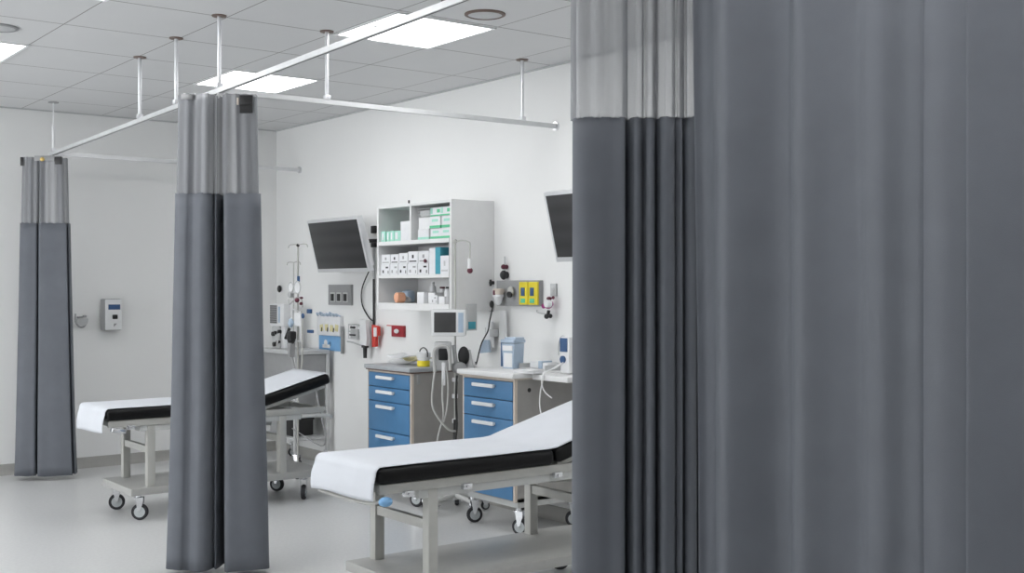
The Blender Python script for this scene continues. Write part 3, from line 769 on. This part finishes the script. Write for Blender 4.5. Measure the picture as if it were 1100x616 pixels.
# red sharps bin and bracket beside the conduit
p, w, hh = wallbox(385.5, 406, 348, 372); p = onX(396, 371, WX - .0)
t = thing('wall_bracket', 'white wall bracket with grey baskets on the black pipe, left of the red holder', 'bracket', p, RW)
MB().prism([(.005, .01), (.09, .0), (.10, .06), (.085, .185), (-.01, .19), (-.005, .12)], -.075, -.045, 'y').build('bracket_plate', 'white', t)
m = MB()
for k in range(3): m.tube([(-.12, -.10, .05 + .05 * k), (.0, -.10, .045 + .05 * k), (.0, -.03, .045 + .05 * k), (-.12, -.03, .05 + .05 * k)], .004, smooth=0, closed=True, n=6)
for k in range(4): m.cyl((-.12 + .04 * k, -.10, .045), (-.12 + .04 * k, -.10, .155), .003, n=6)
m.box2((-.115, -.09, .05), (-.01, -.04, .115), .01).build('basket', 'greyL', t)
MB().box((-.055, -.104, .075), (.085, .006, .012), .002).box((-.05, -.104, .13), (.07, .006, .016), .002).build('dark_clip', 'black', t)
MB().tube([(-.17, -.08, .022), (-.09, -.08, .018), (.02, -.07, .0)], .006).build('arm', 'greyL', t)
MB().cyl((.052, -.06, -.09), (.052, -.06, -.005), .013, .016).box((.052, -.06, -.006), (.06, .03, .02), .006).build('black_grip', 'black', t)
p, w, hh = wallbox(405, 412.5, 349, 373)
t = thing('sharps_holder', 'bright red holder with a white label beside the black pipe', 'holder', p + Vector((-.05, 0, 0)), RW)
MB().prism([(-w * .30, 0), (w * .22, .005), (w * .22, hh * .5), (w * .55, hh * .52), (w * .55, hh * .93), (-w * .32, hh)], -.004, .018, 'y').build('body', 'red', t)
MB().box2((-w * .02, -.008, hh * .48), (w * .42, -.003, hh * .88), .001).build('label_plate', 'white', t)
t, w, hh = plate('alarm_plate', 'dark red square plate with a white handle under the wall cabinet', 'plate', (423, 436, 350, 362), .02, 'darkred')
MB().sph((0, -.028, hh * .5), hh * .26, (1.5, .5, .8)).build('pull_handle', 'white', t)
MB().box2((-.16, -.012, hh * .93), (-w / 2, -.002, hh * 1.0), .001).build('red_strip', 'red', t)
# equipment panel with yellow sockets
t, w, hh = plate('wall_outlet', 'grey wall equipment panel with two yellow modules', 'panel', (537.5, 583.5, 301.5, 329), .03, 'grey')
for a, b in ((.07, .26), (.28, .49)):
    q = MB().box2((w * a, -.040, hh * .06), (w * b, -.029, hh * .94), .003).build('yellow_module', 'yellow', t)
    MB().box2((w * (a + .05), -.044, hh * .40), (w * (a + .13), -.039, hh * .72), .001).build('blue_window', 'navy', q)
    MB().box2((w * (a + .04), -.043, hh * .13), (w * (a + .14), -.039, hh * .30), .001).build('module_button', 'green', q)
m = MB(); m.sph((-w * .10, -.05, hh * .55), hh * .22, (.8, .5, 1)).build('gas_outlet', 'frame', t)
MB().cyl((-w * .08, -.056, hh * .45), (-w * .08, -.07, hh * .45), hh * .12).build('outlet_ring', 'black', t)
m = MB(); m.lathe([(.010, 0), (.022, .02), (.030, .05), (.034, .052), (.034, .066), (.02, .07), (.02, .085)], (-w * .33, -.07, hh * .02), n=18); m.build('suction_cup', 'white', t)
MB().cyl((-w * .33, -.07, hh * .45), (-w * .33, -.07, hh * .68), .034, n=18, bev=.003).cyl((-w * .33, -.068, hh * .58), (-w * .33, -.02, hh * .58), .012).build('suction_valve', 'cream', t)
MB().box((-w * .33, -.09, hh * .52), (.02, .03, .03), .004).build('valve_knob', 'maroon', t)
def blob(name, label, cat, px, py, X, parts):
    t = thing(name, label, cat, onX(px, py, X), RW)
    for nm, mat, fn_ in parts: m = MB(); fn_(m); m.build(nm, mat, t)
    return t
blob('wall_hook', 'black double knob hook above the equipment panel', 'hook', 545, 300, WX, [
    ('stem', 'greyL', lambda m: m.cyl((0, -.02, 0), (0, -.02, .14), .004)),
    ('lower_knob', 'black', lambda m: m.cyl((0, -.045, .025), (0, 0, .025), .022, bev=.004).sph((0, -.03, .025), .024, (1, .8, 1.25))),
    ('upper_knob', 'maroon', lambda m: m.cyl((0, -.04, .075), (0, 0, .075), .014, bev=.003).sph((0, -.03, .075), .016))])
Xs = WX
blob('wall_hook', 'black clip on the wall cabinet side above the cable', 'hook', 529, 304, Xs, [('clip', 'black', lambda m: m.box((0, -.02, 0), (.05, .04, .022), .006).cyl((.02, -.03, -.02), (.02, -.03, .02), .008))])
blob('wall_hook', 'black clip holding the thin cable left of the panel', 'hook', 530, 327, Xs, [('clip', 'black', lambda m: m.sph((0, -.02, 0), .02, (1, 1, 1.3)).box((0, -.015, -.025), (.014, .03, .04), .004))])
pts = [onX(530, 327, WX - .03), onX(526, 345, WX - .09), onX(524, 356, WX - .10), onX(517, 370, WX - .08), onX(512, 390, WX - .12), Vector((WX - .16, onX(511, 397, WX - .16).y, .896))]
tag(MB().tube(pts, .0045).build('thin_cable', 'black'), 'thin black cable running from the wall clip down to the white worktop', 'cable')
tag(MB().tube([onX(529, 306, WX - .012), onX(529, 326, WX - .012)], .005, smooth=0).build('wire_cover', 'offwhite'), 'short white wire cover between the two black clips', 'wire cover')
# hanging clear bags / tubing left of the panel
t = thing('glove_bag_holder', 'pale plastic bags hanging on the wall over the white worktop', 'bags', onX(536, 375, WX), RW)
def bag(m, x, w_, h_, z0, y):
    m.prism([(x - w_ / 2, z0), (x + w_ / 2, z0 + .01), (x + w_ * .35, z0 + h_), (x - w_ * .2, z0 + h_)], y - .015, y, 'y')
m = MB(); bag(m, -.05, .09, .17, .0, -.03); bag(m, .09, .075, .22, .02, -.03); m.build('white_bag', 'white', t)
m = MB(); bag(m, -.065, .10, .085, -.03, -.05); m.build('blue_bag', 'clearblue', t)
m = MB(); m.box((-.09, -.012, .085), (.06, .02, .09), .004).build('hanger_plate', 'frame_light', t)
m = MB(); m.box((-.01, -.03, .10), (.05, .04, .05), .008).build('bag_clip', 'greyL', t)
t = thing('leaflet_holder', 'grey notice card with a teal block right of the small patient monitor', 'notice', onX(505, 357, 3.14 * U), RW)
t.location = (SXF + .14, SY0 - .012, onX(505, 357, SXF).z); t.rotation_euler = (0, 0, 0)
MB().box2((-.035, -.004, 0), (.04, .004, .165), .002).build('card', 'greyL', t); MB().box2((-.025, -.007, .01), (.028, -.004, .055), .001).build('teal_block', 'teal', t)
# suction regulator near the second monitor
blob('suction_regulator', 'magenta and white suction regulator under the second monitor', 'regulator', 596, 330, WX, [
    ('wall_outlet', 'greyL', lambda m: m.box((.0, -.008, .10), (.05, .016, .075), .004).cyl((0, -.02, .10), (0, -.014, .10), .014)),
    ('regulator_body', 'magenta', lambda m: m.sph((.0, -.05, .015), .026, (1.1, 1, 1)).cyl((-.045, -.05, .005), (.03, -.05, .02), .015)),
    ('regulator_dial', 'white', lambda m: m.cyl((.02, -.085, .02), (.02, -.05, .02), .022, bev=.003)),
    ('hose_port', 'black', lambda m: m.cyl((-.005, -.05, -.06), (.005, -.05, -.02), .010).sph((-.015, -.05, -.055), .015).sph((.02, -.05, -.052), .013)),
    ('knob', 'maroon', lambda m: m.sph((.045, -.05, .055), .010).sph((.01, -.05, .05), .014, (1.4, 1, .8))),
    ('wall_bracket_arm', 'greyL', lambda m: m.tube([(-.13, -.03, -.02), (-.12, -.03, -.035), (-.02, -.03, -.045)], .004))])
# countertop items, cart two: pale blue sharps canister
cz = .8905
pc_ = onX(551, 397, Xc + .25); pc_.z = cz
t = thing('sharps_container', 'pale blue sharps container with a lid on the white worktop', 'container', pc_, RW + .2)
m = MB(); m.prism([(-.036, .0), (.038, .0), (.048, .145), (-.046, .145)], -.045, .045, 'y'); m.build('body', 'clearblue', t)
m = MB(); m.box((.001, 0, .158), (.108, .104, .022), .008).box((.012, 0, .174), (.085, .08, .014), .005).build('lid', 'clearblue', t)
MB().box((.0, -.047, .118), (.075, .006, .03), .003).build('label_band', 'white', t)
MB().box((-.050, -.03, .085), (.012, .03, .15), .003).build('side_clip', 'navy', t)
MB().box2((-.030, -.0475, .008), (.035, -.044, .09), .002).build('front_panel', 'white', t)
# papers / trays at the right of the worktop
p_ = onX(569, 398, Xc + .30)
t = thing('supply_tray', 'low white tray with pale blue items on the white worktop', 'tray', (p_.x + .02, p_.y - .05, cz), RW)
m = MB(); m.box2((-.10, -.06, 0), (.14, .07, .006), .002).box2((-.10, .062, 0), (.14, .07, .035)).box2((-.10, -.06, 0), (-.094, .07, .03)).box2((.134, -.06, 0), (.14, .07, .03)).build('tray', 'greyL', t)
MB().box2((-.05, -.02, .006), (.03, .05, .045), .006).build('gauze_pack', 'white', t); MB().box2((.04, -.03, .006), (.07, .05, .05), .004).build('blue_pack', 'clearblue', t)
MB().box2((.08, -.03, .006), (.12, .05, .042), .004).build('white_pack', 'white', t)
o = MB().box((0, 0, .006), (.14, .10, .012), .003, rot=(0, 0, .2)).box((.01, .0, .016), (.12, .09, .008), .003, rot=(0, 0, -.1)).build('folded_towel', 'white')
p_ = onX(574, 400, Xc + .10); tag(o, 'folded white towel at the front of the white worktop', 'towel', loc=(Xc + .085, p_.y + .03, cz), rz=RW)
# pump with blue face near the near curtain
p_ = onX(607, 380, Xc + .25)
t = thing('infusion_pump', 'white pump with a blue face beside the near grey curtain', 'pump', (Xc + .27, p_.y - .02, cz), RW)
MB().box((0, .0, .10), (.075, .08, .20), .010).build('casing', 'white', t)
MB().box((-.006, -.042, .155), (.06, .006, .075), .002).build('blue_face', 'navy', t)
MB().cyl((-.01, -.05, .075), (-.01, -.04, .075), .02).build('dial', 'navy', t)
MB().tube([(-.03, .0, .19), (-.07, 0, .20), (-.12, .02, .16), (-.16, .05, .09)], .004).build('tube', 'greyL', t)
MB().tube([(.0, -.05, .06), (.0, -.11, .03), (-.01, -.168, .012), (-.012, -.182, -.03), (-.03, -.186, -.10), (-.035, -.186, -.17), (-.01, -.186, -.25), (.02, -.186, -.30)], .0038).build('white_hose', 'white', t)
MB().tube([(-.03, -.05, .05), (-.025, -.12, .02), (-.015, -.170, .012), (-.012, -.192, -.04), (.02, -.196, -.09), (.08, -.196, -.12)], .0034).build('white_hose', 'white', t)

# cart one: yellow tub, papers
cz1 = .8625
p_ = onX(455, 388, Xc + .18)
t = thing('specimen_tub', 'small tub with a yellow base and clear handle on the grey worktop', 'tub', (Xc + .14, onX(455, 388, Xc + .14).y + .0, cz1), RW)
MB().lathe([(.036, 0), (.040, .004), (.040, .034), (.036, .038)], n=24).build('yellow_base', 'yellow', t)
MB().lathe([(.036, .038), (.044, .06), (.046, .085), (.030, .092)], n=24).build('clear_top', 'white', t)
MB().tube([(-.045, 0, .06), (-.04, 0, .10), (0, 0, .118), (.04, 0, .10), (.045, 0, .06)], .004).build('handle', 'black', t)
for k, (dx_, dy_, a, mt, lab) in enumerate(((.10, .14, .3, 'offwhite', 'white paper sheet lying at the back of the grey worktop'), (.14, .05, -.15, 'paleyellow', 'pale yellow paper lying on the grey worktop'),
                                            (.06, .09, .1, 'offwhite', 'white paper sheet at the front of the grey worktop'))):
    m = MB(); n = 8
    g = [[m.bm.verts.new((-.10 + .20 * i / n, -.07 + .14 * j / n, (.003 + .020 * k + .016 * (abs(i - n / 2) / (n / 2)) ** 2 + .012 * (j / n) ** 2))) for j in range(n + 1)] for i in range(n + 1)]
    for i in range(n):
        for j in range(n): m.bm.faces.new((g[i][j], g[i + 1][j], g[i + 1][j + 1], g[i][j + 1]))
    o = m.build('paper_sheet', mt, solid=.0012); tag(o, lab, 'paper', 'papers on the grey worktop', (Xc + dx_ + .08, 4.905 * U + dy_ - .05, cz1), RW + a)

# ------------------------------------------------------------------ patient monitor stand between the carts
q = onX(482, 348, 3.05 * U); SXm, SYm = 3.05 * U, q.y
def zs_(py): return onX(482, py, 3.05 * U).z
t = thing('monitor_stand', 'rolling pole stand between the carts, top hook bar beside the cabinet', 'stand', (SXm, SYm, 0), -YAW)
PX = .035
MB().cyl((PX, .075, .09), (PX, .075, zs_(259)), .0062).build('pole', 'frame', t)
HZ = zs_(259); MB().tube([(PX, .075, HZ - .003), (PX + .04, .075, HZ + .005), (PX + .085, .075, HZ - .005), (PX + .09, .075, HZ - .035), (PX + .088, .075, HZ - .105)], .004).sph((PX, .075, HZ), .014).build('hook_bar', 'frame', t)
MB().cyl((PX + .088, .075, HZ - .165), (PX + .088, .075, HZ - .105), .013).build('drip_chamber', 'white', t)
MB().sph((PX + .09, .075, HZ - .177), .018).build('hook_weight', 'maroon', t)
m = MB()
for k in range(5):
    a = k * 2 * PI / 5 + .3; m.cyl((PX, .075, .10), (PX + .19 * math.cos(a), .075 + .19 * math.sin(a), .085), .016, .012)
m.cyl((PX, .075, .075), (PX, .075, .13), .035, .02).build('star_base', 'frame_light', t)
for k in range(5):
    a = k * 2 * PI / 5 + .3; castor(t, PX + .18 * math.cos(a), .075 + .18 * math.sin(a), .080, r=.026, swing=a)
for zc in (.55, .70, .80):
    MB().box((PX, .07, zc), (.035, .035, .025), .004).build('clamp', 'white', t)
MB().cyl((PX, .05, .36), (PX, .05, .56), .014, .010).build('black_sleeve', 'black', t)
tm = thing('patient_monitor', 'small white patient monitor with a grey screen on the pole stand', 'monitor', (SXm, SYm, 1.0), -YAW)
tm.location = Vector((SXm, SYm, zs_(361)))
MB().box2((-.104, -.055, 0), (.104, .045, .160), .010).build('casing', 'white', tm)
MB().box2((-.084, -.058, .022), (.046, -.054, .142), .001).build('screen', 'screen2', tm)
MB().box2((.060, -.058, .022), (.090, -.054, .140), .001).build('side_controls', 'clearblue', tm)
MB().box2((-.02, .044, .03), (.06, .062, .10), .003).build('mount', 'grey', tm)
# blood pressure cuffs, hoses and module under the monitor
t2 = thing('module_rack', 'grey module rack with hanging leads under the patient monitor', 'medical rack', (SXm, SYm, zs_(361) - .235), -YAW)
MB().box((-.035, 0, .115), (.10, .06, .17), .012).build('rack_body', 'greyL', t2)
MB().box((-.030, -.034, .125), (.055, .01, .07), .008).build('dark_opening', 'black', t2)
MB().tube([(-.08, -.04, .02), (-.085, -.045, .14), (-.05, -.05, .175), (.0, -.05, .16), (.012, -.045, .03)], .010).build('grip', 'cable', t2)
MB().box((-.028, -.045, .01), (.022, .02, .14), .006).build('probe', 'white', t2)
m = MB(); m.sph((.090, .0, .115), .042, (.85, .6, 1.35)).build('black_cuff', 'black', t2)
m = MB(); m.sph((.062, -.01, .045), .045, (1.1, .7, .8)).cyl((.03, -.02, .18), (.05, -.02, .03), .012).build('coiled_lead', 'grey', t2)
MB().cyl((.13, .02, -.01), (.12, .02, .15), .030, .010).build('cone', 'greyL', t2)
MB().tube([(-.075, -.04, .06), (-.09, -.05, -.05), (-.095, -.06, -.17), (-.06, -.06, -.25), (.0, -.05, -.32), (.045, -.03, -.335)], .0065).build('long_hose', 'cable', t2)
MB().tube([(-.03, -.05, -.02), (-.035, -.05, -.12), (-.028, -.05, -.24), (-.05, -.05, -.32), (-.07, -.05, -.42), (-.07, -.05, -.50)], .006).build('long_hose', 'cable', t2)
MB().tube([(-.01, -.05, .05), (.0, -.05, -.08), (-.008, -.05, -.20), (-.028, -.05, -.28)], .0055).build('long_hose', 'cable', t2)
MB().tube([(.05, -.03, -.0), (.045, -.03, -.15), (.05, -.03, -.30), (.035, -.03, -.42), (.02, -.02, -.50)], .007).build('black_lead', 'black', t2)

# ------------------------------------------------------------------ equipment in the far corner
gx0, gx1, gy0, gy1 = 3.10 * U, 3.33 * U, 6.13 * U, 6.60 * U
gw = gy1 - gy0
t = thing('equipment_cart', 'grey equipment cart in the far corner behind the far bed', 'cart', (gx0, (gy0 + gy1) / 2, 0), RW)
gd = gx1 - gx0; ht = .880
MB().box2((-gw / 2, 0, ht - .03), (gw / 2, gd, ht), .004).build('top', 'greyL', t)
m = MB().box2((-gw / 2 + .02, .02, .62), (gw / 2 - .015, gd - .01, ht - .032), .003)
m.build('upper_body', 'grey', t)
for x in (-gw / 2 + .015, gw / 2 - .015):
    for y in (.015, gd - .015): MB().box2((x - .013, y - .013, .11), (x + .013, y + .013, ht - .03), .002).build('post', 'greyL', t)
for z in (.20, .42): MB().box2((-gw / 2 + .01, .01, z), (gw / 2 - .01, gd - .01, z + .02), .003).build('shelf', 'greyL', t)
for k, (x, y) in enumerate(((-gw / 2 + .02, .02), (gw / 2 - .02, .02), (-gw / 2 + .02, gd - .03), (gw / 2 - .02, gd - .03))): castor(t, x, y, .115, r=.036, swing=.6 * k)
for k, (x, z, w_, mt) in enumerate(((-.14, .2205, .16, 'grey'), (.08, .2205, .18, 'black'), (-.10, .4405, .20, 'greyL'), (.13, .4405, .14, 'grey'))):
    o = MB().box2((-w_ / 2, 0, 0), (w_ / 2, .18, .13), .012).box2((-w_ / 2 - .005, -.005, .12), (w_ / 2 + .005, .185, .135), .003).build('storage_bin', mt)
    p = t.location; tag(o, ['dark grey bin at the left on the lowest shelf of the corner cart', 'black bin at the right on the lowest shelf of the corner cart', 'light grey bin at the left on the middle shelf of the corner cart', 'grey bin at the right on the middle shelf of the corner cart'][k],
        'bin', 'bins on the corner equipment cart', Vector((gx0 + .05, (gy0 + gy1) / 2 - x, z)), RW)
# patient monitor on the cart
def onc(px, dz=0): return Vector((gx0 + .10, onX(px, 330, gx0 + .10).y, ht + .0005 + dz))
t = thing('ventilator_monitor', 'white monitor with a grey louvred screen raised on the corner cart', 'monitor', onc(299.5), RW)
zmon = onX(299, 348, gx0 + .1).z - ht
MB().box2((-.115, -.02, zmon - .02), (.125, .04, zmon + .155), .006).build('casing', 'white', t)
MB().box2((-.105, -.024, zmon + .002), (.012, -.019, zmon + .145), .001).build('screen', 'grey', t)
m = MB()
for k in range(9): m.box2((-.104, -.027, zmon + .008 + k * .016), (.011, -.0235, zmon + .014 + k * .016))
m.build('louvre', 'screen2', t)
MB().box2((.035, -.024, zmon + .01), (.060, -.019, zmon + .135), .001).build('side_controls', 'clearblue', t)
MB().box2((-.10, -.01, 0), (.03, .05, zmon - .02), .006).build('lower_module', 'greyL', t)
m = MB()
for x, z, r in ((-.06, .11, .018), (-.025, .12, .014), (-.04, .03, .018), (.045, .13, .016), (.02, .05, .013)): m.cyl((x, -.03, z), (x, -.0, z), r, bev=.002)
m.build('dial', 'black', t)
MB().box2((.045, -.005, 0), (.11, .04, zmon - .02), .006).build('side_module', 'white', t)
MB().tube([(.05, -.02, .12), (.08, -.05, .06), (.07, -.05, .02), (.10, -.04, .01)], .007).build('hose', 'cable', t)
# IV poles
def iv_pole(label, px, pytop, X, arm, zb_, star):
    p = onX(px, pytop, X)
    t = thing('iv_pole', label, 'iv pole', (X, p.y, zb_), RW); p = p - Vector((0, 0, zb_))
    MB().cyl((0, 0, .06 if star else 0), (0, 0, p.z), .007 if star else .004).build('pole', 'frame', t)
    MB().tube([(-arm, 0, p.z - .02), (-arm * .9, 0, p.z - .002), (-arm * .5, 0, p.z + .003), (0, 0, p.z), (arm * .5, 0, p.z + .003), (arm * .9, 0, p.z - .002), (arm, 0, p.z - .02)], .0035).build('hook_bar', 'frame', t)
    m = MB()
    if not star:
        m.cyl((0, 0, 0), (0, 0, .012), .03, .02).build('foot_plate', 'greyL', t); return t, p
    for k in range(5):
        a = k * 2 * PI / 5 + .5; m.cyl((0, 0, .09), (.18 * math.cos(a), .10 * math.sin(a), .06), .012)
    m.build('star_base', 'frame_light', t)
    for k in range(5):
        a = k * 2 * PI / 5 + .5; castor(t, .17 * math.cos(a), .095 * math.sin(a), .058, r=.022, swing=a)
    MB().sph((0, 0, p.z - .005), .012).build('top_knob', 'black', t)
    return t, p
Xp = 2.995 * U
t, p = iv_pole('iv pole with double hooks and pumps behind the far bed', 320, 263, Xp, .15, 0, True)
def zz_(py): return onX(320, py, Xp).z
m = MB(); m.box((.04, -.05, zz_(312)), (.09, .035, .045), .010).cyl((-.04, -.05, zz_(317)), (-.04, -.02, zz_(317)), .022).tube([(.03 + .036 * math.cos(a * PI / 6), -.07, zz_(309) + .036 * math.sin(a * PI / 6)) for a in range(12)], .005, smooth=0, closed=True).tube([(.13 + .044 * math.cos(a * PI / 6), -.07, zz_(309) + .044 * math.sin(a * PI / 6)) for a in range(12)], .005, smooth=0, closed=True); m.build('gauge_block', 'greyL', t)
MB().cyl((.13, -.072, zz_(309)), (.13, -.06, zz_(309)), .038).cyl((.03, -.072, zz_(309)), (.03, -.06, zz_(309)), .030).build('gauge_face', 'white', t)
MB().tube([(-.03, -.06, zz_(322)), (.03, -.08, zz_(327)), (.09, -.06, zz_(320)), (.17, -.06, zz_(321)), (.19, -.06, zz_(330))], .005).build('tube', 'cable', t)
MB().sph((.125, -.07, zz_(322.5)), .017).sph((.17, -.06, zz_(320)), .012, (1.6, 1, .7)).sph((.185, -.07, zz_(326)), .012).build('dark_valve', 'maroon', t)
MB().cyl((.105, -.05, zz_(309)), (.108, -.05, zz_(297)), .010).build('blue_flask', 'navy', t)
q0, q1 = zz_(332), zz_(366)
MB().tube([(.0, -.045, q0), (.13, -.045, q0 - .02), (.14, -.045, q1), (.0, -.045, q1)], .007, smooth=0, closed=True).box((.075, -.04, (q0 + q1) / 2 + .04), (.10, .012, .10), .01).build('bag_frame', 'white', t)
MB().tube([(.15, -.05, zz_(334)), (.165, -.05, zz_(345)), (.16, -.05, zz_(360)), (.16, -.05, zz_(390)), (.10, -.05, zz_(405))], .006).build('hose', 'frame', t)
MB().sph((.01, -.06, zz_(347)), .026, (.8, .8, 1.3)).build('resuscitator', 'clearblue', t)
MB().sph((.045, -.075, zz_(363)), .048, (.85, .6, 1.05)).box((.045, -.075, zz_(360)), (.075, .05, .06), .014).build('black_pouch', 'black', t)
MB().prism([(.015, zz_(368)), (.07, zz_(368)), (.06, zz_(383)), (.035, zz_(383))], -.095, -.055, 'y').build('pouch_base', 'grey', t)
MB().cyl((.045, -.075, zz_(380)), (.085, -.06, zz_(402)), .009).build('lead', 'grey', t)
MB().sph((-.02, -.06, zz_(354)), .012).cyl((-.02, -.06, zz_(354)), (-.075, -.06, zz_(364)), .011).build('dark_handset', 'black', t)
MB().box((.235, -.03, zz_(334)), (.05, .02, .03), .004).box((.25, -.03, zz_(355)), (.07, .02, .022), .004).sph((.175, -.05, zz_(339)), .012, (1, 1, 1.6)).build('blue_valve', 'navy', t)
t, p = iv_pole('lower thin iv pole with a single left hook in the far corner', 315.5, 282, gx0 + .06, .11, ht + .0005, False)
blob('wall_hook', 'small black oval knob alone on the wall near the far corner', 'knob', 302.5, 310.5, WX, [('knob', 'black', lambda m: m.sph((0, -.02, 0), .022, (.9, .8, 1.35))), ('backplate', 'greyL', lambda m: m.cyl((0, -.006, 0), (0, 0, 0), .016))])
pts = [onX(340, 447, 3.0 * U), onX(347, 458, 3.0 * U), onX(350, 468, 3.0 * U), onX(345, 478, 3.0 * U)]
tag(MB().tube([Vector((gx0 - .0, onX(341, 446, gx0).y + .02, .60)), onX(347, 457, gx0), onX(350, 468, gx0), onX(345, 479, gx0), Vector((gx0 - .01, gy0 + .02, .30))], .005).build('loose_cable', 'grey'), 'grey cable looping beside the head of the far bed', 'cable')

# ------------------------------------------------------------------ back wall dispensers
a = onY(107.5, 355, WY); b = onY(125.5, 321, WY)
w = b.x - a.x; hh = b.z - a.z
t = thing('soap_dispenser', 'grey and white wall dispenser with a blue display on the back wall', 'dispenser', ((a.x + b.x) / 2 - .0, WY, a.z), 0)
MB().box2((-w / 2, -.115, 0), (w / 2, 0, hh), .012).build('casing', 'grey', t)
MB().box2((-w / 2 + .002, -.120, .004), (w / 2 - .002, -.10, hh - .004), .008).build('front_cover', 'white', t)
MB().box2((-w * .32, -.123, hh * .66), (w * .38, -.119, hh * .82), .001).build('display', 'navy', t)
MB().box2((-w * .08, -.125, hh * .36), (w * .22, -.119, hh * .50), .006).build('button', 'black', t)
MB().prism([(.0, hh * .12), (w * .18, hh * .22), (w * .02, hh * .22)], -.124, -.119, 'y').build('drop_mark', 'grey', t)
a = onY(80, 351, WY); b = onY(92, 337, WY); w = b.x - a.x; hh = b.z - a.z
t = thing('glove_hook', 'small white wall holder with a grey rim beside the dispenser', 'holder', ((a.x + b.x) / 2, WY, a.z), 0)
m = MB(); pr = [(-w / 2 + w * .5 * (1 - math.cos(q * PI / 8)), hh * .45 - hh * .42 * math.sin(q * PI / 8)) for q in range(9)]
m.prism(pr + [(w / 2, hh * .62), (-w / 2, hh * .62)], -.06, -.005, 'y'); m.build('cup', 'greyL', t)
MB().tube([(-w * .52, -.03, hh), (-w * .52, -.03, hh * .4), (-w * .25, -.03, .0), (w * .2, -.03, -.003), (w * .5, -.03, hh * .3)], .006).build('rim', 'grey', t)
MB().box((w * .3, -.03, hh * .78), (w * .28, .03, hh * .16), .003).box((-w*.1, -.02, hh * .72), (w * .5, .02, hh * .12), .003).build('clip', 'grey', t)

# ------------------------------------------------------------------ camera and picture
cam = bpy.data.cameras.new('camera'); co = bpy.data.objects.new('camera', cam); C.objects.link(co)
cam.sensor_width = 36; cam.lens = FPX / 1100 * 36; cam.clip_start = .05
co.location = (0, 0, EYE); co.rotation_euler = (PI / 2, 0, -YAW)
bpy.context.scene.camera = co
w = bpy.data.worlds.new('world'); w.use_nodes = True; w.node_tree.nodes['Background'].inputs[0].default_value = (.86, .88, .90, 1)
w.node_tree.nodes['Background'].inputs[1].default_value = 7.4
bpy.context.scene.world = w
vs = bpy.context.scene.view_settings
vs.view_transform = 'Standard'; vs.look = 'None'; vs.gamma = 1; vs.exposure = 0; vs.use_curve_mapping = False
